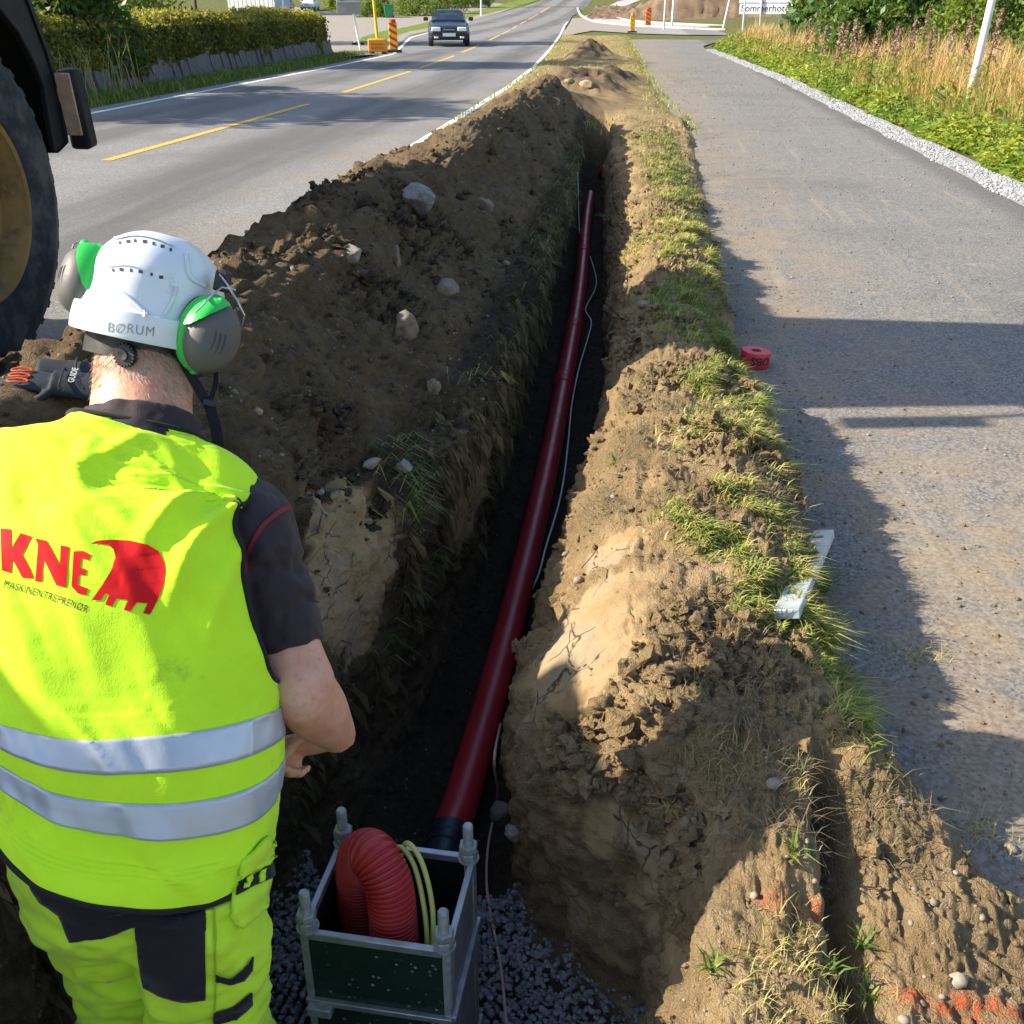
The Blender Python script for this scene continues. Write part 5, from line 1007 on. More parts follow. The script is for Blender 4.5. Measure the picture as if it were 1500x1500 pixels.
# sign with its grey back to us
p = gpt(529, 78); k = pxm(p); t = thing('road_sign', 'grey backed road sign on a white pole left of the orange box', 'sign', p)
top = p + UP * 2.4 - RIGHT * .35; MB().tube([p, top], .035, 10).build('pole', WHITEB, t); MB().box(p + UP * .05, (.5, .35, .1), Mx).build('foot', GREYS, t, True, bevel=.02)
bd_ = MB().box(p + UP * 1.92 - RIGHT * .33 - FWD * .05, (.82, .03, 1.35), Mx).build('board', GREYS, t, True, bevel=.02); MB().box(p + UP * 1.62 - RIGHT * .33 - FWD * .075, (.8, .02, .03), Mx).build('rail', GREYP, t, False)
MB().prism([(-.05, 0), (.05, 0), (0, .09)], -.005, .005, Matrix.Translation(p + UP * 1.66 - RIGHT * .55 - FWD * .075) @ Mx.to_4x4()).build('clamp', BLK, t, False)
b = gpt(521, 66); t = pole('low_barrier_foot', 'white and black barrier foot on the side road', b, b + UP * .15, .08, WHITEB, 'barrier'); MB().box(b + RIGHT * .1 + UP * .06, (.5, .25, .1), Mx).build('foot', BLK, t, True, bevel=.02)
p = gpt(570, 26); t = thing('wheelie_bin', 'green wheelie bin among the far bushes', 'bin', p); MB().box(p + UP * .6, (.75, .8, 1.1), Mx, 1.15).build('body', GRN, t, True, bevel=.05); MB().box(p + UP * 1.18, (.95, .95, .1), Mx).build('lid', GRN, t, True, bevel=.03)
for s in (-1, 1): MB().tube([p + RIGHT * s * .36 + FWD * .4 + UP * .1, p + RIGHT * s * .46 + FWD * .4 + UP * .1], .1, 10).build('wheel', BLK, t)
# car coming towards us
def car(name, label, c, fwd_, scale, paint, lights=True, simple_=False):
    t = thing(name, label, 'car', c); f = Vector(fwd_).normalized(); rt = Vector((f.y, -f.x, 0)); Mc = Matrix((rt, f, UP)).transposed().to_4x4(); Mc.translation = Vector(c)
    P = lambda x, y, z: tuple(Mc @ Vector((x, y, z))); L, Wd = 4.6, .86
    # body: stations along y (front at +), each a cross-section
    def section(y, zb, zt, w, n=16):
        out = []
        for q in range(n):
            a = 2 * math.pi * q / n; ca, sa = math.cos(a), math.sin(a); ex = .45
            out.append(P(w * math.copysign(abs(ca) ** ex, ca) * (1 - .06 * max(0, sa)), y, (zb + zt) / 2 + (zt - zb) / 2 * math.copysign(abs(sa) ** ex, sa)))
        return out
    MB().loft([section(*q) for q in ((-2.3, .45, .86, .72), (-2.2, .34, .95, .8), (-1.6, .24, 1.0, .85), (-.6, .22, .98, .86), (.9, .22, .95, .86), (1.5, .24, .88, .85), (2.05, .26, .78, .8), (2.22, .3, .72, .74), (2.28, .36, .66, .66))]).build('body', paint, t, True, 50)
    gh = MB().loft([section(*q, 12) for q in ((-1.75, .9, 1.0, .66), (-1.3, .9, 1.27, .66), (-.9, .9, 1.36, .62), (0.1, .9, 1.37, .62), (.55, .9, 1.26, .66), (1.15, .88, .98, .72))]).build('cabin', paint, t, True, 50)
    GL = CARGL
    MB().add([P(-.62, .98, 1.03), P(.62, .98, 1.03), P(.54, .5, 1.315), P(-.54, .5, 1.315)], [[0, 1, 2, 3]]).build('windscreen', GL, gh, False)
    for s in (-1, 1): MB().add([P(s * .693, .85, 1.0), P(s * .693, -1.2, 1.0), P(s * .655, -1.0, 1.33), P(s * .655, .38, 1.33)], [[0, 1, 2, 3]]).build('side_window', GL, gh, False)
    m = MB().box(P(0, 2.235, .61), (.42, .1, .14), Mc); m.build('grille', BLK, t, True, bevel=.02); MB().box(P(0, 2.285, .62), (.44, .03, .02), Mc).build('grille_bar', CHROME, t, False)
    for s in (-1, 1):
        MB().box(P(s * .52, 2.235, .64), (.36, .14, .15), Mc).build('headlight', LAMPW, t, True, bevel=.03); MB().box(P(s * .52, 2.30, .34), (.18, .06, .07), Mc).build('fog_light', LAMPW, t, True, bevel=.02)
        mi = MB().box(P(s * .93, .75, 1.0), (.2, .1, .14), Mc).build('mirror', paint, t, True, bevel=.03)
    MB().box(P(0, 2.27, .33), (1.5, .1, .18), Mc).build('bumper', BLK, t, True, bevel=.04); MB().box(P(0, 2.335, .44), (.52, .02, .12), Mc).build('number_plate', WHITEB, t, False)
    for s in (-1, 1):
        for y in (1.42, -1.35):
            Mw = Matrix.Translation(Vector(P(s * .74, y, .31))) @ frame((0, 0, 0), f, rt * s); w = MB().lathe([(.2, .1), (.29, .1), (.31, .07), (.31, -.07), (.29, -.1), (0, -.1)], Mw, 24).build('wheel', RUB, t); MB().lathe([(0, .09), (.12, .1), (.2, .09), (.2, .07)], Mw, 16).build('hubcap', CHROME, w)
    if simple_ is None:
        pass
    return t
CARGL = simple('car_glass', (.035, .05, .05), .08, .6, var=.1); CHROME = simple('chrome', (.6, .6, .6), .25, .5, .9); LAMPW = simple('headlamp', (.85, .85, .8), .2, .6, var=.05)
NAVY = simple('navy_paint', (.012, .018, .035), .25, .6, var=.08, bump=0); WHT = simple('white_car_paint', (.72, .73, .75), .3, .5, var=.05, bump=0); SILV = simple('grey_car_paint', (.2, .21, .23), .35, .5, .3, var=.05, bump=0)
p = at(662, 64); c_ = at(662, 62); cdir = Vector((.02, -1, 0)) + Vector((.16, 0, 0))
cpos = Vector((c_.x + .42, c_.y - 3.4, .005)); car('car', 'dark blue saloon car driving towards us on the road', cpos, cdir, 1, NAVY)
p = at(447, 16); car('car', 'white car parked beyond the end of the hedge', Vector((p.x, p.y + 2.2, rise(p.y) + .02)), (.12, -1, 0), 1, WHT)
p = at(408, 17); car('car', 'grey and white car partly hidden behind the white post', Vector((p.x - .3, p.y + 3.5, rise(p.y) + .02)), (.12, -1, 0), 1, SILV)
# pale shed behind the hedge
p = Vector((-21.5, 47, 0)); sd = thing('shed', 'pale board clad shed behind the garden hedge', 'shed', p); WB = simple('grey_boards', (.5, .52, .56), .8, .2, var=.15, sc=3)
bm_ = mesh('board', *MB().box((0, 0, 1.5), (.27, .05, 3.0)).arrays(), WB, False)
A_ = at(335, 17); B_ = at(404, 18); dd = (B_ - A_); L = dd.length; dd.normalize(); n_ = int(L / .3)
sd.location = A_
for q in range(n_):
    o = link('board', bm_, sd); o.matrix_parent_inverse = Matrix(); o.location = dd * (q + .5) * .3 + Vector((0, .03 * (q % 2), -.1)); o.rotation_euler = (0, 0, math.atan2(dd.y, dd.x))
Md = Matrix((dd, Vector((-dd.y, dd.x, 0)), UP)).transposed(); nb = Vector((-dd.y, dd.x, 0))
MB().box(A_ + dd * L / 2 + nb * 1.6 + UP * 1.45, (L * .98, 3.0, 2.9), Md).build('wall', WB, sd, False); MB().box(A_ + dd * L / 2 + nb * 1.6 + UP * 3.1, (L + .6, 3.9, .2), Md).build('roof', simple('roof_felt', (.06, .06, .065), .9), sd, False)
# bushes and far trees that close the view
for q, (px, py, rx, h, pal, lab) in enumerate(((545, 26, 2.2, 2.6, (-.3, .6), 'pale bushy growth behind the signal mast'), (600, 24, 3.4, 3.0, (.2, 1.3), 'straw coloured bush left of the oncoming car'), (650, 21, 3.2, 3.2, (-.2, .9), 'green bush behind the oncoming car'), (690, 12, 3, 2.6, (-.5, .4), 'dark bush behind the far lamp post'), (495, 14, 2.0, 2.2, (.3, 1.3), 'dry tall weeds between the parked car and the sign'))):
    p = at(px, py); bush('bush', lab, 'bush', Vector((p.x, p.y + 1.5, rise(p.y))), (rx, 1.6), h, 3500, YSHRUBL, .3, .3, 40 + q, low=.1, pal=pal)
for q, (x, y, h, lab) in enumerate(((-60, 190, 16, 'far tree left of the road crest'), (-38, 215, 15, 'far tree on the road crest, second from left'), (-18, 225, 17, 'far tree right of the road crest'), (8, 215, 14, 'far tree above the bare earth bank'), (30, 180, 15, 'far tree behind the direction sign'), (-48, 120, 13, 'tree beyond the far grass strip left of the road'))):
    tree(lab, Vector((x, y, float(rise(y)) - .3)), h, h * .5, 3500, 60 + q, YSHRUBL, .9)
# ------------------------------------------------------------------ the worker, seen from behind, bending forward in the pit
def skinmat():
    t = NT('sunburnt_skin'); p = t.pos(); n1 = t.noise(p, 14, 6, .65); n2 = t.noise(p, 90, 5, .6)
    c = t.ramp(n1, [(.3, (.56, .235, .15)), (.5, (.65, .32, .21)), (.7, (.70, .40, .285))]); c = t.mix(t.rng(n2, .5, .75, 0, .45), c, (.42, .15, .1))
    return t.fin(c, .5, .4, 0, t.bump(t.mth('ADD', n2, t.noise(p, 260, 3)), .25, .003), **{'Subsurface Weight': .12, 'Subsurface Radius': (1.0, .35, .2), 'Subsurface Scale': .01})
SKIN = skinmat()
def cloth(name, col, weave=500, dirt=None, cov=.6, rough=.75, var=.08):
    t = NT(name); p = t.pos(); c = t.ramp(t.noise(p, 6, 5), [(.3, dull(col, 1 - var)), (.7, tuple(min(1, q * (1 + var)) for q in col))])
    if dirt: c = t.mix(t.rng(t.noise(p, 7, 8, .75), cov, cov + .16, 0, .6), c, dirt)
    h = t.mth('ADD', t.noise(p, weave, 2), t.mth('MULTIPLY', t.noise(p, 38, 5, .6), 2.2))
    return t.fin(c, rough, .25, 0, t.bump(h, .22, .004), **{'Sheen Weight': .1})
HIVIS = cloth('hivis_yellow', (.58, .90, .02), dirt=(.26, .33, .04), cov=.58); TROUY = cloth('trouser_yellow', (.55, .80, .03), dirt=(.25, .3, .04), cov=.62); BLACKC = cloth('black_cloth', (.014, .013, .015), rough=.85); SHIRT = cloth('aubergine_shirt', (.03, .019, .023), rough=.7)
SILVER = simple('reflective_tape', (.5, .53, .58), .42, .5, .35, var=.12, sc=12, bump=.15, bsc=40, bd=.004); REDPRINT = simple('red_print', (.60, .012, .016), .7, .12, var=.06); BROWNPRINT = simple('brown_print', (.16, .05, .03), .7, .2)
HELM = simple('white_helmet', (.72, .735, .76), .32, .5, var=.05, sc=10, bump=.05, dirt=(.45, .43, .39), dsc=18, dcov=.57); CUPG = simple('cup_grey', (.11, .105, .1), .55, .4, var=.15, sc=14, bump=.2, dirt=(.24, .21, .18), dsc=14, dcov=.58); CUPGR = simple('cup_green', (.03, .5, .07), .4, .5, var=.08); STEELW = simple('steel_wire', (.5, .5, .5), .3, .5, .9)
def proj(p):
    q = Vector(p) - Vector((0, 0, CAM_H)); r_, f_, u_ = q.dot(RIGHT), q.dot(FWD), q.z; zc_ = f_ * cP - u_ * sP; yc = f_ * sP + u_ * cP
    return 750 + FPX * r_ / zc_, 750 - FPX * yc / zc_
worker = thing('person', 'worker in white helmet, green ear defenders and yellow hi-vis vest bending over the trench', 'person', (-.72, 1.15, -.6))
def kF(py, F): return F / (FPX * cP + (750 - py) * sP)
TOR = [  # px, py, F, half width px, half depth m, roll
 (206, 1226, 1.185, 166, .135, 0), (207, 1168, 1.22, 182, .140, 0), (207, 1085, 1.262, 192, .142, 0), (200, 1000, 1.315, 196, .146, 1), (193, 890, 1.38, 196, .150, 3), (186, 805, 1.435, 207, .145, 5), (184, 745, 1.475, 212, .128, 6.5), (190, 705, 1.50, 206, .110, 7), (198, 672, 1.522, 172, .096, 7.5), (203, 646, 1.542, 108, .084, 8), (207, 628, 1.555, 88, .080, 8)]
def torso_rings(n, N, grow=0.0, t0=0.0, t1=1.0, ex=2.5):
    A = []
    for px, py, F, hw, hd, ro in TOR: A.append([*CP(px, py, F), hw * kF(py, F), hd, ro])
    A = spl(A, 400)[int(t0 * 399):int(t1 * 399) + 1]; A = A[np.linspace(0, len(A) - 1, n).round().astype(int)]
    c = A[:, :3]; t = np.gradient(c, axis=0); t /= np.linalg.norm(t, axis=1)[:, None]
    ro = np.radians(A[:, 5])[:, None]; yw = R(11) * sstep(0, .5, np.linspace(t0, t1, n))[:, None]; Rt = (np.array(RIGHT) * np.cos(yw) + np.array(FWD) * np.sin(yw)) * np.cos(ro) - np.array(UP) * np.sin(ro); Rt -= t * (Rt * t).sum(1)[:, None]; Rt /= np.linalg.norm(Rt, axis=1)[:, None]
    Bt = np.cross(Rt, t); u = np.linspace(0, 2 * np.pi, N, endpoint=False)
    ca = np.sign(np.cos(u)) * np.abs(np.cos(u)) ** (2 / ex); sa = np.sign(np.sin(u)) * np.abs(np.sin(u)) ** (2 / ex)
    a, b = A[:, 3:4] + grow, A[:, 4:5] + grow
    return c[:, None] + Rt[:, None] * (a * ca)[..., None] + Bt[:, None] * (b * sa)[..., None], Rt, Bt, a, b, c
# --- body: one continuous surface (voxel union of tapered volumes)
ELB = CP(443, 1008, 1.365); WRI = CP(497, 1080, 1.46); SHO = CP(352, 768, 1.49)
ELL = CP(-75, 1010, 1.40); WRL = CP(-5, 1075, 1.57); SHL = CP(22, 735, 1.50)
body = MB()
tr = torso_rings(40, 28, -.034)[0]; body.loft(tr)
Mh = Matrix((RIGHT, FWD, UP)).transposed().to_4x4() @ Matrix.Rotation(R(-9), 4, 'Z') @ Matrix.Rotation(R(10), 4, 'Y') @ Matrix.Rotation(R(-20), 4, 'X')
Mh = Matrix.Translation(CP(224, 470, 1.69)) @ Mh
hp_ = lambda x, y, z: Mh @ Vector((x, y, z))
NK = CP(205, 655, 1.535)
th_ = np.linspace(0, 2 * np.pi, 28, endpoint=False); rg = []
for f_, rx, ry in ((0, .09, .082), (.25, .082, .078), (.5, .079, .078), (.75, .078, .084), (1.0, .074, .085)):
    c = NK.lerp(hp_(0, -.012, -.045), f_); ax_ = (hp_(0, 0, 0) - NK).normalized(); x_ = (Mh.to_3x3() @ Vector((1, 0, 0))); x_ = (x_ - ax_ * x_.dot(ax_)).normalized(); y_ = ax_.cross(x_)
    rg.append([tuple(c + x_ * math.cos(q) * rx + y_ * math.sin(q) * ry) for q in th_])
body.loft(rg)
body.ball(hp_(0, .0, .0), (.078, .098, .105), 24, Mh); body.ball(hp_(0, .045, -.065), (.058, .06, .062), 20, Mh)       # skull, jaw
body.tube([hp_(0, .095, -.02), hp_(0, .112, -.05), hp_(0, .1, -.062)], [.009, .015, .012], 10); body.ball(hp_(0, .095, -.088), (.025, .012, .010), 10, Mh); body.ball(hp_(0, .09, -.115), (.022, .016, .016), 10, Mh)
for s in (-1, 1): body.ball(hp_(s * .08, -.005, -.045), (.010, .022, .032), 12, Mh)
def limb(mb, pts, rad, n=26, seg=22): mb.tube(spl(pts, n), spl([(r,) for r in rad], n)[:, 0], seg)
limb(body, [SHO, CP(385, 850, 1.455), CP(418, 950, 1.40), ELB], [.068, .066, .058, .056]); body.ball(ELB, .055, 18)
limb(body, [ELB + Vector((0, -.004, .0)), ELB.lerp(WRI, .35) + UP * -.006, ELB.lerp(WRI, .75), WRI], [.054, .053, .040, .031])
limb(body, [SHL, SHL.lerp(ELL, .5), ELL], [.068, .062, .052]); limb(body, [ELL, ELL.lerp(WRL, .35), WRL], [.052, .05, .031])
hand(body, WRI, -RIGHT * .93 + FWD * .10 - UP * .30, -FWD * .8 - UP * .5, 1, 1.02, (.5, .55, .58, .62), .6, .9)
hand(body, WRL, RIGHT * .7 + FWD * .5 - UP * .3, -UP + FWD * .2, -1, 1.0, (.35, .4, .45, .5), .3)
LEGR = [CP(280, 1290, 1.15), CP(294, 1370, 1.125), CP(303, 1440, 1.12), CP(306, 1500, 1.12)]; LEGL = [CP(152, 1290, 1.175), CP(172, 1370, 1.19), CP(186, 1440, 1.21), CP(192, 1500, 1.22)]
for L in (LEGR, LEGL):
    k = L[-1]; L += [Vector((k.x - .005, k.y + .05, -.13)), Vector((k.x, k.y + .04, -.33)), Vector((k.x, k.y, -.52))]
for L in (LEGR, LEGL): limb(body, L, [.092, .085, .075, .068, .052, .05, .036])
bodyo = remeshed('body', body, SKIN, .0048, 5, worker)
def bvh_of(o): me = o.data; return BVHTree.FromPolygons([v.co[:] for v in me.vertices], [p.vertices[:] for p in me.polygons])
def decal(name, poly, bvh, mat, parent, off=.001, step=4.5, solid=0.0, extra=None):
    """flat print or patch laid on a surface: outline given as seen in the photograph"""
    if extra is None:
        bm = bmesh.new(); vs = [bm.verts.new((x, y, 0)) for x, y in poly]
        for a, b, c in tessellate_polygon([[Vector((x, y, 0)) for x, y in poly]]): bm.faces.new([vs[a], vs[b], vs[c]])
        for _ in range(7):
            e = [e for e in bm.edges if e.calc_length() > step]
            if not e: break
            bmesh.ops.subdivide_edges(bm, edges=e, cuts=1); bmesh.ops.triangulate(bm, faces=bm.faces)
        bm.verts.index_update(); V2 = [v.co[:2] for v in bm.verts]; T_ = [[v.index for v in f.verts] for f in bm.faces]; bm.free()
    else: V2, T_ = extra
    V = []; ctr = np.mean(np.array(V2), 0)
    for x, y in V2:
        d, f = ray(x, y); l, n, _, _ = bvh.ray_cast(Vector((0, 0, CAM_H)), d.normalized())
        q = 0
        while l is None and q < 40:                        # past the silhouette: pull the point inwards
            x, y = x + (ctr[0] - x) * .04, y + (ctr[1] - y) * .04; q += 1
            d, f = ray(x, y); l, n, _, _ = bvh.ray_cast(Vector((0, 0, CAM_H)), d.normalized())
        if l is None: l, n, _, _ = bvh.find_nearest(Vector((0, 0, CAM_H)) + d.normalized() * 1.7)
        if n.dot(d) > 0: n = -n
        if off >= .006:
            for jx, jy in ((9, 0), (-9, 0), (0, 9), (0, -9), (16, 0), (-16, 0)):
                _, n2, _, _ = bvh.ray_cast(Vector((0, 0, CAM_H)), ray(x + jx, y + jy)[0].normalized())
                if n2 is not None: n = n + (n2 if n2.dot(d) < 0 else -n2)
            n.normalize()
        V.append(tuple(l + n * off))
    T_ = np.array(T_); a = np.array(V)[T_]; fn = np.cross(a[:, 1] - a[:, 0], a[:, 2] - a[:, 0]).sum(0)
    if Vector(fn).dot(ray(*V2[0])[0]) > 0: T_ = T_[:, ::-1]
    o = link(name, mesh(name, V, T_, mat, True), parent)
    if solid: s = o.modifiers.new('thickness', 'SOLIDIFY'); s.thickness = solid; s.offset = -1
    return o
# --- shirt: torso and sleeves
sh = MB(); sh.loft(torso_rings(40, 30, -.020, .16)[0])
limb(sh, [CP(322, 760, 1.50), CP(356, 772, 1.487), CP(384, 850, 1.455), CP(407, 910, 1.422), CP(416, 950, 1.40)], [.066, .080, .075, .068, .0665], 30, 28)
limb(sh, [SHL.lerp(CP(200, 745, 1.5), .25), SHL, SHL.lerp(ELL, .3), SHL.lerp(ELL, .6)], [.074, .080, .075, .068], 24, 24)
rg = []
for f_, rx, ry in ((-.16, .100, .088), (-.04, .100, .092), (.1, .097, .092), (.27, .0915, .0875), (.29, .087, .083)):
    c = NK.lerp(hp_(0, -.012, -.045), f_); rg.append([tuple(c + x_ * math.cos(q) * rx + y_ * math.sin(q) * ry) for q in th_])
sh.loft(rg)
shirt = remeshed('shirt', sh, SHIRT, .0055, 4, worker)
V = np.array([v.co[:] for v in shirt.data.vertices]); Nn = np.array([v.normal[:] for v in shirt.data.vertices])
sd_ = np.array((CP(416, 950, 1.40) - SHO).normalized()); rel_ = V - np.array(SHO); along = rel_ @ sd_; onr = (rel_ @ np.array(RIGHT) > -.05)
w_ = np.clip(along / .1, 0, 1) * onr; cross_ = rel_ - along[:, None] * sd_
ph_ = along * 90 + 14 * (cross_ @ np.array(RIGHT)) * 3 + 3 * fbm(V, .05, 2, s=131)
V += Nn * ((.006 * np.sin(ph_) * np.clip(along / .06, 0, 1) * np.clip(fbm(V, .06, 2, s=133) + .5, 0, 1)) * onr + .004 * fbm(V, .045, 3, s=135))[:, None]
shirt.data.vertices.foreach_set('co', V.astype(np.float32).ravel()); shirt.data.update()
shb = bvh_of(shirt)
def strip(pts, w):
    P = spl(pts, 40); t = np.gradient(P, axis=0); t /= np.linalg.norm(t, axis=1)[:, None]; n = np.stack([-t[:, 1], t[:, 0]], -1) * w / 2; k = len(P)
    V2 = np.concatenate([P - n, P + n]); return V2, np.array([[i, i + 1, k + i + 1] for i in range(k - 1)] + [[i, k + i + 1, k + i] for i in range(k - 1)])
PIPER = simple('dark_red_piping', (.2, .016, .03), .7, .3)
decal('red_piping', None, shb, PIPER, shirt, .003, extra=strip([(428, 742), (405, 752), (383, 772), (366, 805), (352, 850), (346, 880)], 7))
decal('red_piping', None, shb, PIPER, shirt, .003, extra=strip([(346, 905), (347, 930), (351, 955)], 4))
# --- vest: one garment with wrinkles, trimmed arm openings
NV, NU = 230, 300
S, Rt, Bt, a_, b_, cc_ = torso_rings(NV, NU, .006)
tv_ = np.linspace(0, 1, NV); u_ = np.linspace(0, 2 * np.pi, NU, endpoint=False)
Sf = S.reshape(-1, 3); nor = np.cross(np.gradient(S, axis=1), np.gradient(S, axis=0)); nor /= np.linalg.norm(nor, axis=2)[..., None] + 1e-9
cen_ = cc_[:, None]; flip = np.sign(((S - cen_) * nor).sum(2)); nor *= flip[..., None]
sagw = .078 * (1 - sstep(.0, .62, tv_))[:, None] * (np.sin(u_)[None] * .75 + .25 * np.sin(u_)[None] ** 3) ; tanv = np.gradient(cc_, axis=0); tanv /= np.linalg.norm(tanv, axis=1)[:, None]; Sf = (S - tanv[:, None] * sagw[..., None] + np.array(UP) * ((1 - sstep(0, .6, tv_))[:, None] * np.where(np.cos(u_) > 0, -.070, -.100)[None] * np.cos(u_)[None])[..., None]).reshape(-1, 3)
loc = np.stack([((S - cen_) * Rt[:, None]).sum(2), np.broadcast_to((tv_ * .78)[:, None], (NV, NU)), ((S - cen_) * Bt[:, None]).sum(2)], -1)
X_, T2 = loc[..., 0], loc[..., 1]
q1 = np.stack([X_ * 1.0 + T2 * .75, T2 * .35 - X_ * .25, loc[..., 2] * .3], -1).reshape(-1, 3)
wr = .005 * fbm(q1 * [1, .45, 1], .085, 3, s=141) + .009 * (1 - np.abs(fbm(q1 * [1, .7, 1], .11, 2, s=145)) * 2.2).clip(-.2, 1) - .004
q2 = np.stack([X_ * .5, T2, loc[..., 2]], -1).reshape(-1, 3); wr = wr + .005 * fbm(q2, .09, 3, s=149)
q3 = np.stack([X_, T2 * .18, loc[..., 2] * .6], -1).reshape(-1, 3); hemw = np.clip(1 - T2.ravel() / .3, 0, 1); wr = wr * (1 - .45 * hemw) + .009 * hemw * fbm(q3, .10, 2, s=153)
# drag folds from the right arm opening down towards the middle of the back
fold = np.zeros(NV * NU)
for x0, t0, x1, t1, A, wd in ((.20, .50, .03, .36, .015, .015), (.19, .44, .08, .30, .014, .013), (.21, .40, .14, .27, .011, .012), (-.05, .62, -.02, .44, .009, .016), (-.15, .6, -.12, .42, .009, .016), (.02, .66, -.03, .52, .008, .014)):
    d = np.array([x1 - x0, t1 - t0]); L = np.linalg.norm(d); d /= L; rx, rt = X_.ravel() - x0, T2.ravel() - t0; al = rx * d[0] + rt * d[1]; ac = -rx * d[1] + rt * d[0] + .02 * np.sin(al * 14)
    fold += A * np.exp(-(ac / wd) ** 2) * sstep(-.03, .04, al) * (1 - sstep(L * .6, L * 1.1, al)) * (loc[..., 2].ravel() > 0)
crs = np.clip(1 - np.abs(fbm(np.stack([X_ * .6 + T2 * .5, T2 - X_ * .3, loc[..., 2]], -1).reshape(-1, 3), .06, 3, s=157)) * 6, 0, 1); wr = wr + fold + .0028 * crs * np.clip(fbm(q2, .2, 2, s=159) + .35, 0, 1)
topf = np.clip((1 - tv_) / .1, 0, 1)[:, None] * (1 - .97 * sstep(.09, .15, np.abs(X_)) * sstep(.55, .68, tv_)[:, None]); SV = Sf + nor.reshape(-1, 3) * (wr * topf.ravel() + .002)[:, None]
i, j = np.meshgrid(np.arange(NV - 1), np.arange(NU), indexing='ij'); j2 = (j + 1) % NU
QV = np.stack([i * NU + j, i * NU + j2, (i + 1) * NU + j2, (i + 1) * NU + j], -1).reshape(-1, 4)
fx_, ft_ = loc[..., 0].reshape(-1)[QV].mean(1), (T2.reshape(-1))[QV].mean(1) / .78
pys = np.array([proj(SV[i * NU + NU // 4])[1] for i in range(NV)])
tof = lambda y: float(np.interp(-y, -pys, tv_))
pyh = np.array([proj(SV[i * NU + NU // 11])[1] for i in range(NV)]); tofh = lambda y: float(np.interp(-y, -pyh, tv_))
tA, tB = tofh(702), tofh(1040); tm, th2 = (tA + tB) / 2, (tA - tB) / 2 * 1.12
def hole(s): return (((s * fx_ - .285) / .112) ** 2 + ((ft_ - tm) / th2) ** 2 < 1) | ((ft_ >= tm) & (s * fx_ > np.interp(ft_, [tm, tm + (tA - tm) * .45, tA, tA + .035, 1], [.173, .184, .208, .224, .224])))
cut = hole(1) | hole(-1) | (ft_ > tof(640) + .0)
neck = ft_ > .965
QV = QV[:, ::-1] if np.einsum('ij,ij->i', np.cross(SV[QV[:, 1]] - SV[QV[:, 0]], SV[QV[:, 3]] - SV[QV[:, 0]]), nor.reshape(-1, 3)[QV[:, 0]]).sum() < 0 else QV
QK = QV[~(hole(1) | hole(-1) | neck)]
vest = link('hivis_vest', mesh('hivis_vest', SV, QK, HIVIS, True), worker)
so_ = vest.modifiers.new('thickness', 'SOLIDIFY'); so_.thickness = .003; so_.offset = -1
vb = BVHTree.FromPolygons(SV.tolist(), QK.tolist())
edge_cnt = {}
for q in QK.tolist():
    for a, b in zip(q, q[1:] + q[:1]): edge_cnt[(min(a, b), max(a, b))] = edge_cnt.get((min(a, b), max(a, b)), 0) + 1
bnd = [e for e, c in edge_cnt.items() if c == 1]; adj = {}
for a, b in bnd: adj.setdefault(a, []).append(b); adj.setdefault(b, []).append(a)
seen = set()
for s0 in list(adj):
    if s0 in seen: continue
    loop = [s0]; seen.add(s0)
    while True:
        nx_ = [q for q in adj[loop[-1]] if q not in seen]
        if not nx_: break
        loop.append(nx_[0]); seen.add(nx_[0])
    if len(loop) < 30: continue
    P = SV[loop]; 
    for _ in range(10): P = (np.roll(P, 1, 0) + P * 2 + np.roll(P, -1, 0)) / 4
    P = np.concatenate([P, P[:1]]); MB().tube(P[::1], .0042, 8, False).build('edge_binding', BLACKC, vest)
def band(y0, y1, name):
    t0, t1 = tof(y1), tof(y0); k0, k1 = int(t0 * (NV - 1)), int(t1 * (NV - 1)) + 1
    qr = QV.min(1) // NU; ok = (qr >= k0) & (qr < k1) & ~(hole(1) | hole(-1)); o = link(name, mesh(name, (SV + nor.reshape(-1, 3) * .0022), QV[ok], SILVER, True), vest)
    bm = bmesh.new(); bm.from_mesh(o.data); bmesh.ops.delete(bm, geom=[v for v in bm.verts if not v.link_faces], context='VERTS'); bm.to_mesh(o.data); bm.free(); s = o.modifiers.new('thickness', 'SOLIDIFY'); s.thickness = .0016; s.offset = -1
band(1087, 1130, 'reflective_band'); band(1180, 1221, 'reflective_band')
# print on the back
ck = 540 / 1500.
def cr(pts): return [(x * ck, 650 + y * ck) for x, y in pts]
decal('printed_letter', cr([(3, 345), (48, 349), (46, 428), (84, 364), (132, 378), (92, 452), (124, 512), (137, 548), (92, 546), (52, 470), (46, 528), (8, 515)]), vb, REDPRINT, vest)
decal('printed_letter', cr([(144, 385), (192, 396), (244, 496), (248, 413), (282, 420), (268, 586), (230, 576), (180, 470), (170, 562), (144, 560), (156, 412)]), vb, REDPRINT, vest)
decal('printed_letter', cr([(300, 438), (340, 436), (370, 452), (362, 474), (332, 466), (326, 505), (352, 512), (348, 536), (322, 532), (318, 575), (360, 590), (350, 616), (318, 610), (292, 580)]), vb, REDPRINT, vest)
decal('printed_bucket', cr([(368, 408), (400, 394), (460, 391), (530, 394), (600, 410), (645, 438), (668, 480), (674, 520), (664, 580), (640, 640), (610, 695), (582, 690), (600, 650), (556, 646), (530, 683), (504, 676), (522, 636), (474, 630), (456, 662), (428, 655), (444, 616), (430, 606), (410, 637), (374, 636), (420, 570), (456, 510), (470, 462), (462, 430), (440, 412), (405, 408)]), vb, REDPRINT, vest)
tv, tf = text_mesh('MASKINENTREPRENØR', 1.0, .0, 1.12); tv = tv - tv.min(0); tv = tv / tv[:, 0].max()
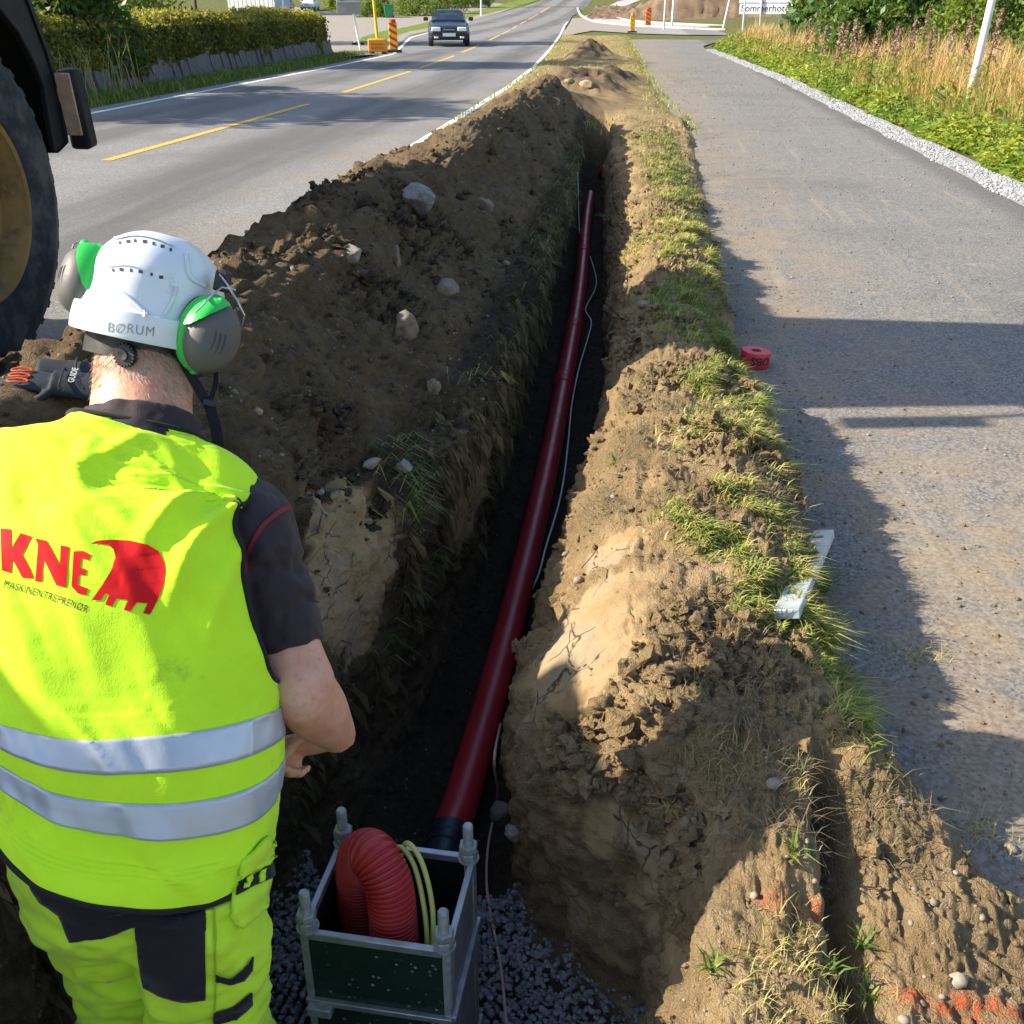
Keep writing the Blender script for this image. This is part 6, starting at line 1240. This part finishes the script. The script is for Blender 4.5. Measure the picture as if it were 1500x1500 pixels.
p0, p1 = np.array([13 * ck, 650 + 583 * ck]), np.array([354 * ck, 650 + 690 * ck]); ex = p1 - p0; ey = np.array([ex[1], -ex[0]]) / np.linalg.norm(ex)
hs = 30 * ck / tv[:, 1].max(); decal('printed_lettering', None, vb, BROWNPRINT, vest, .0007, extra=([tuple(p0 + ex * x - np.array([0, 6 * ck * math.sin(x * 3)]) + ey * y * hs) for x, y in tv], tf))
# --- trousers
tro = MB()
hipA = [CP(206, 1180, 1.215), CP(208, 1260, 1.185), CP(211, 1320, 1.165), CP(213, 1352, 1.155)]
tt_ = (hipA[0] - hipA[-1]).normalized(); bt_ = RIGHT.cross(tt_); tro.loft([[tuple(c + RIGHT * math.copysign(abs(math.cos(q)) ** .85, math.cos(q)) * a + bt_ * math.sin(q) * b) for q in th_] for c, a, b in zip(hipA, (.18, .192, .178, .14), (.125, .135, .13, .10))])
limb(tro, LEGR, [.108, .099, .091, .088, .085, .078, .072], 40, 28); limb(tro, LEGL, [.102, .092, .086, .084, .082, .076, .072], 40, 28)
trou = remeshed('trousers', tro, TROUY, .006, 5, worker)
V = np.array([v.co[:] for v in trou.data.vertices]); Nn = np.array([v.normal[:] for v in trou.data.vertices])
V += Nn * (.008 * fbm(V * [1, 1, 2.2], .09, 3, s=161) + .006 * (1 - 2.5 * np.abs(fbm(V * [.8, .8, 2.0] + V[:, [2, 0, 1]] * .5, .12, 2, s=165))).clip(-.3, 1))[:, None]
trou.data.vertices.foreach_set('co', V.astype(np.float32).ravel()); trou.data.update(); tbv = bvh_of(trou)
decal('black_panel', [(40, 1290), (190, 1318), (300, 1290), (301, 1462), (270, 1466), (235, 1458), (212, 1446), (204, 1400), (197, 1356), (150, 1374), (104, 1380), (88, 1340), (60, 1320)], tbv, BLACKC, trou, .004, 8, .003)
decal('black_panel', [(300, 1292), (350, 1262), (384, 1210), (392, 1180), (398, 1196), (390, 1232), (360, 1272), (312, 1302)], tbv, BLACKC, trou, .004, 8, .003)
TROUS = cloth('pocket_yellow', (.55, .80, .03), dirt=(.25, .3, .04), cov=.6)
decal('pocket', [(340, 1282), (372, 1262), (390, 1250), (391, 1296), (382, 1330), (348, 1360), (336, 1340)], tbv, TROUS, trou, .012, 8, .010)
decal('pocket_flap', [(344, 1238 + 20), (372, 1235), (391, 1215), (392, 1252), (378, 1268), (342, 1284)], tbv, TROUS, trou, .018, 8, .006)
decal('pocket_slot', [(341, 1290), (389, 1268), (390, 1288), (342, 1316)], tbv, BLACKC, trou, .016, 8, .004)
for x in (350, 368): decal('pocket_tab', [(x, 1287 - (x - 341) * .4), (x + 7, 1284 - (x - 341) * .4), (x + 7, 1311 - (x - 341) * .5), (x, 1314 - (x - 341) * .5)], tbv, TROUS, trou, .019, 8, .003)
decal('knee_strap', [(316, 1425), (338, 1432), (362, 1410), (366, 1400), (366, 1418), (354, 1434), (334, 1441), (315, 1436)], tbv, BLACKC, trou, .008, 7, .005)
decal('knee_strap', [(312, 1482), (340, 1474), (365, 1452), (366, 1468), (344, 1490), (312, 1496)], tbv, BLACKC, trou, .008, 7, .005)
decal('badge', [(301, 1306), (312, 1305), (312, 1317), (301, 1318)], tbv, simple('brown_badge', (.12, .06, .03), .7), trou, .006, 6, .002)
decal('seam', None, tbv, cloth('seam_thread', (.30, .42, .02)), trou, .0035, extra=strip([(312, 1312), (314, 1380), (315, 1440), (313, 1500)], 3))
for L, s in ((LEGR, 0), (LEGL, 1)):
    a = L[-1]; m = MB(); m.tube(spl([Vector((a.x, a.y, -.46)), Vector((a.x, a.y, -.53)), Vector((a.x, a.y + .03, -.565)), Vector((a.x, a.y + .12, -.565)), Vector((a.x, a.y + .19, -.575))], 16), np.interp(np.linspace(0, 4, 16), [0, 1, 2, 3, 4], [.062, .062, .056, .052, .03]), 14)
    remeshed('boot', m, BLACKP, .007, 3, worker)
# --- helmet
hel = MB(); N = 72; th3 = np.linspace(0, 2 * np.pi, N, endpoint=False); rings = []
prof_h = [(-.034, 1.02), (-.034, 1.035), (-.031, 1.045), (0.0, 1.04), (.009, 1.035), (.0105, 1.03), (.011, 1.02), (.0115, .965), (.0125, .955), (.016, .95), (.03, .945), (.055, .925), (.08, .87), (.1, .79), (.115, .69), (.127, .56), (.135, .42), (.140, .27), (.1425, .12), (.143, .0)]
for z, s_ in prof_h:
    a, b = .112 * s_, .142 * s_; ring = []
    for q in th3:
        ca, sa = math.cos(q), math.sin(q); x = a * math.copysign(abs(ca) ** .92, ca); y = b * math.copysign(abs(sa) ** .92, sa); z2 = z
        if z > .012: # raised crown panel and side recesses
            back = max(0, -sa); z2 = z + .004 * math.exp(-((x) / .05) ** 2) * (s_ > .2); rec = math.exp(-((abs(q - 1.5 * math.pi) - .55) / .22) ** 2) * sstep(.012, .03, z) * (1 - sstep(.05, .075, z)); x *= 1 - .05 * float(rec); y *= 1 - .05 * float(rec)
        if z < .01 and sa > .75: y += .028 * (sa - .75) * 4 * 0.5
        ring.append(tuple(hp_(x, y, z2)))
    rings.append(ring)
hel.loft(rings, cap=False)
helm = hel.build('helmet', HELM, worker, True, 60); so2 = helm.modifiers.new('thickness', 'SOLIDIFY'); so2.thickness = .003; so2.offset = -1; sb = helm.modifiers.new('smooth', 'SUBSURF'); sb.levels = 1; sb.render_levels = 1
hme = bpy.data.meshes.new_from_object(helm.evaluated_get(bpy.context.evaluated_depsgraph_get()))
hb = BVHTree.FromPolygons([v.co[:] for v in hme.vertices], [p.vertices[:] for p in hme.polygons]); bpy.data.meshes.remove(hme)
MDARK = simple('vent_dark', (.06, .055, .05), .9)
for pts in ([(176, 356), (188, 354), (198, 353), (212, 354), (225, 357), (238, 361), (250, 366)], [(166, 396), (178, 395), (192, 396), (206, 398), (222, 402), (236, 406)]):
    for k, (x, y) in enumerate(pts):
        w = 6 if k % 2 else 3.5; sl = .22; decal('vent_slot', [(x - w / 2, y - 2.4 - sl), (x + w / 2, y - 2.4 + sl), (x + w / 2, y + 2.4 + sl), (x - w / 2, y + 2.4 - sl)], hb, MDARK, helm, .0006, 4)
    decal('moulded_ridge', None, hb, HELM, helm, .0028, extra=strip([(pts[0][0] - 8, pts[0][1] - 5)] + [(x, y - 7.5) for x, y in pts[1:-1]] + [(pts[-1][0] + 8, pts[-1][1] - 3.5)], 3.2))
for a, b in (((258, 420), (240, 462)), ((160, 418), (216, 462))): 
    o = decal('moulded_ridge', None, hb, HELM, helm, .0035, extra=strip([a, ((a[0] + b[0]) / 2 + 4, (a[1] + b[1]) / 2 - 2), b], 5), solid=.004)
decal('moulded_ridge', None, hb, HELM, helm, .0035, extra=strip([(272, 372), (278, 405), (300, 420)], 5), solid=.004)
tv, tf = text_mesh('BØRUM', 1.0, .0, 1.15); tv = tv - tv.min(0); tv /= tv[:, 0].max(); p0 = np.array([158, 485.5]); ex = np.array([67, 7]); ey = np.array([.1, -1]) * 14 / tv[:, 1].max()
decal('marker_lettering', None, hb, simple('marker_ink', (.3, .3, .32), .7), helm, .0006, extra=([tuple(p0 + ex * x + ey * y + [0, .8 * math.sin(x * 9)]) for x, y in tv], tf))
# harness at the nape with its dial
bandp = [tuple(hp_(.094 * math.cos(q), .094 * 1.12 * math.sin(q), -.056 - .006 * math.sin(q))) for q in np.linspace(math.pi * 1.06, math.pi * 1.94, 24)]
bz = Mh.to_3x3() @ Vector((0, 0, 1)); r1 = []
for p_ in bandp: o_ = (Vector(p_) - hp_(0, 0, -.058)).normalized(); r1.append([tuple(Vector(p_) + bz * h_ + o_ * t_) for h_, t_ in ((-.017, 0), (.02, 0), (.02, .004), (-.017, .004))])
MB().loft(r1).build('harness_band', BLACKP, helm, True, 30)
dn = (ray(186, 517)[0]).normalized() * -1; bdir = (Mh.to_3x3() @ Vector((-.12, -1, -.1))).normalized(); dp = CP(186, 520, 1.562)
Md_ = frame(dp, RIGHT, bdir); MB().lathe([(0, .012), (.008, .013), (.0085, .010), (.016, .010), (.0175, .008), (.0175, 0), (0, 0)], Md_, 28).build('dial', BLACKP, helm)
m = MB()
for q in range(20): a = q / 20 * 2 * math.pi; m.box(Md_ @ Vector((.0172 * math.cos(a), .0172 * math.sin(a), .005)), (.0035, .003, .010), Md_ @ Matrix.Rotation(a, 4, 'Z'))
m.build('dial_grip', BLACKP, helm, False)
# ear defenders
def cup(c, n, upv, label, sgn, sc=1.0):
    n = Vector(n).normalized(); z_ = Vector(upv); z_ = (z_ - n * z_.dot(n)).normalized(); Mx = Matrix((z_.cross(n), z_, n)).transposed().to_4x4(); Mx.translation = c
    A, B = .043 * sc, .056 * sc
    cu = MB().lathe([(A * .6, -.024), (A * .88, -.026), (A * .98, -.018), (A * .98, -.006), (A * .6, -.004)], Mx, 36, 1, B / A).build('ear_cushion', BLACKP, worker)
    sh_ = []
    e = MB().lathe([(A * .9, -.006), (A * 1.03, -.005), (A * 1.05, .004), (A * 1.0, .010), (A * .9, .012)], Mx, 40, 1, B / A).build('cup_rim', CUPGR, cu)
    d = MB().lathe([(A * 1.02, .004), (A * 1.0, .016), (A * .94, .028), (A * .82, .038), (A * .6, .046), (A * .3, .050), (0, .051)], Mx @ Matrix.Translation((.0035 * sgn, -.003, 0)), 40, .97, B / A * .96).build('cup_shell', CUPG, cu, True, 60)
    gp = MB().lathe(spl([(A * 1.03, .003), (A * 1.025, .017), (A * .965, .029), (A * .85, .0385), (A * .7, .0445)], 40), Mx @ Matrix.Translation((-.002 * sgn, .0005, .0005)), 160, .97, B / A * .96)
    V, F = gp.arrays(); loc_ = (V - np.array(c)) @ np.array(Mx.to_3x3()); Fq = F[0]; m_ = loc_[Fq].mean(1)
    keep = (m_[:, 0] * -1.0 + .45 * m_[:, 1] + 9 * m_[:, 1] ** 2 > .045 * sc) if sgn > 0 else (m_[:, 0] + .2 * m_[:, 1] + 7 * m_[:, 1] ** 2 > .040 * sc)
    link('green_cheek', mesh('green_cheek', V, Fq[keep], CUPGR, True), cu)
    for q in range(3): 
        x0 = (-.010 + q * .0085) * sgn; P = [Mx @ Vector((x0 * 1.0 - .004 * sgn + .003 * math.sin(t * 3.1) * sgn, -.032 * sc + t * .04 * sc, .051 * math.sqrt(max(.05, 1 - ((x0 - .004 * sgn) / A) ** 2 * .8 - ((-.032 + t * .04) * sc / B) ** 2 * .75)))) for t in np.linspace(0, 1, 8)]
        MB().tube(P, np.array([.0008] + [.0016] * 6 + [.0008]), 6).build('groove_rib', simple('rib_dark', (.05, .048, .045), .6), d)
    MB().ball(c + z_ * B * .86 + n * .026 + (z_.cross(n)) * -.008 * sgn, .0085, 12).build('pivot', CUPGR, cu); MB().ball(c - z_ * B * .98 + n * .002, .008, 10).build('pivot', CUPGR, cu)
    return cu, Mx, B
cR, cLm = CP(301, 489, 1.615), CP(136, 412, 1.66)
hx = lambda v: Mh.to_3x3() @ Vector(v)
cu1, M1, B1 = cup(cR, hx((.80, -.60, -.02)), hx((.15, .1, 1)), 'r', 1, 1.12); cu2, M2_, B2 = cup(cLm, hx((-.76, -.66, .10)), hx((-.25, .0, 1)), 'l', -1, 1.06)
arm_r = [(318, 415, 1.67), (322, 402, 1.66), (334, 418, 1.645), (347, 440, 1.63), (358, 462, 1.63), (352, 484, 1.64), (345, 497, 1.65)]
MB().tube([CP(*q) for q in arm_r], .0016, 8).build('wire_arm', STEELW, cu1)
MB().tube([CP(286, 458, 1.57), CP(300, 444, 1.58), CP(313, 430, 1.63), CP(325, 421, 1.65), CP(345, 425, 1.645)], .0018, 8).build('wire_arm', STEELW, cu1)
MB().box(CP(326, 412, 1.67), (.022, .022, .034), Mh).build('slot_adapter', BLACKP, helm, True, bevel=.003)
MB().box(CP(132, 385, 1.70), (.02, .022, .03), Mh).build('slot_adapter', BLACKP, helm, True, bevel=.003)
MB().tube([CP(106, 364, 1.66), CP(108, 358, 1.66), CP(120, 351, 1.67), CP(124, 356, 1.675)], .0016, 8).build('wire_arm', STEELW, cu2)
# chin strap
def ribbon(name, pts, w, parent, t=.002):
    P = [CP(*q) for q in pts]; P = spl(P, 24); rg = []
    for i in range(24):
        tg = Vector(P[min(i + 1, 23)] - P[max(i - 1, 0)]).normalized(); vw = (Vector(P[i]) - Vector((0, 0, CAM_H))).normalized(); s = tg.cross(vw).normalized(); n = s.cross(tg)
        rg.append([tuple(Vector(P[i]) + s * a * w / 2 + n * b) for a, b in ((-1, -t), (1, -t), (1, t), (-1, t))])
    return MB().loft(rg).build(name, BLACKC, parent, True, 30)
ribbon('chin_strap', [(264, 520, 1.60), (280, 550, 1.59), (296, 578, 1.585), (306, 592, 1.585)], .016, helm)
ribbon('chin_strap', [(316, 535, 1.64), (316, 560, 1.625), (311, 578, 1.605), (306, 590, 1.59)], .008, helm)
ribbon('chin_strap', [(305, 588, 1.583), (310, 606, 1.58), (317, 632, 1.57), (320, 662, 1.56)], .018, helm)
MB().box(CP(306, 590, 1.578), (.020, .006, .012), Mh).build('strap_buckle', BLACKP, helm, True, bevel=.002)
# short hair on the nape
bb = bvh_of(bodyo); HAIRM = leafmat('nape_hair', [(0, (.36, .24, .16)), (.5, (.62, .48, .37)), (1, (.8, .73, .64))], .25)
P, D, K = [], [], []
r = random.Random(9)
for q in range(6500):
    x, y = r.uniform(112, 312), r.uniform(505, 600)
    lim = 543 + (24 if x < 150 else 0) + (34 if x > 235 else 0) + r.gauss(0, 12)
    if y > lim: continue
    d, f = ray(x, y); l, n, _, _ = bb.ray_cast(Vector((0, 0, CAM_H)), d.normalized())
    if l: P.append(tuple(l)); D.append(tuple((n * .55 - UP * .8 + RIGHT * r.uniform(-.35, .35) - FWD * .1).normalized())); K.append(r.uniform(.006, .014))
P, D, K = np.array(P), np.array(D), np.array(K); s_ = np.cross(D, np.array(FWD)); s_ /= np.linalg.norm(s_, axis=1)[:, None]; n = len(P)
V = np.stack([P - s_ * .0004, P + s_ * .0004, P + D * K[:, None]], 1)
link('hair', mesh('hair', V.reshape(-1, 3), np.array([[0, 1, 2]]) + (np.arange(n) * 3)[:, None], HAIRM, True, dict(tint=np.repeat(rng.random(n), 3))), bodyo)
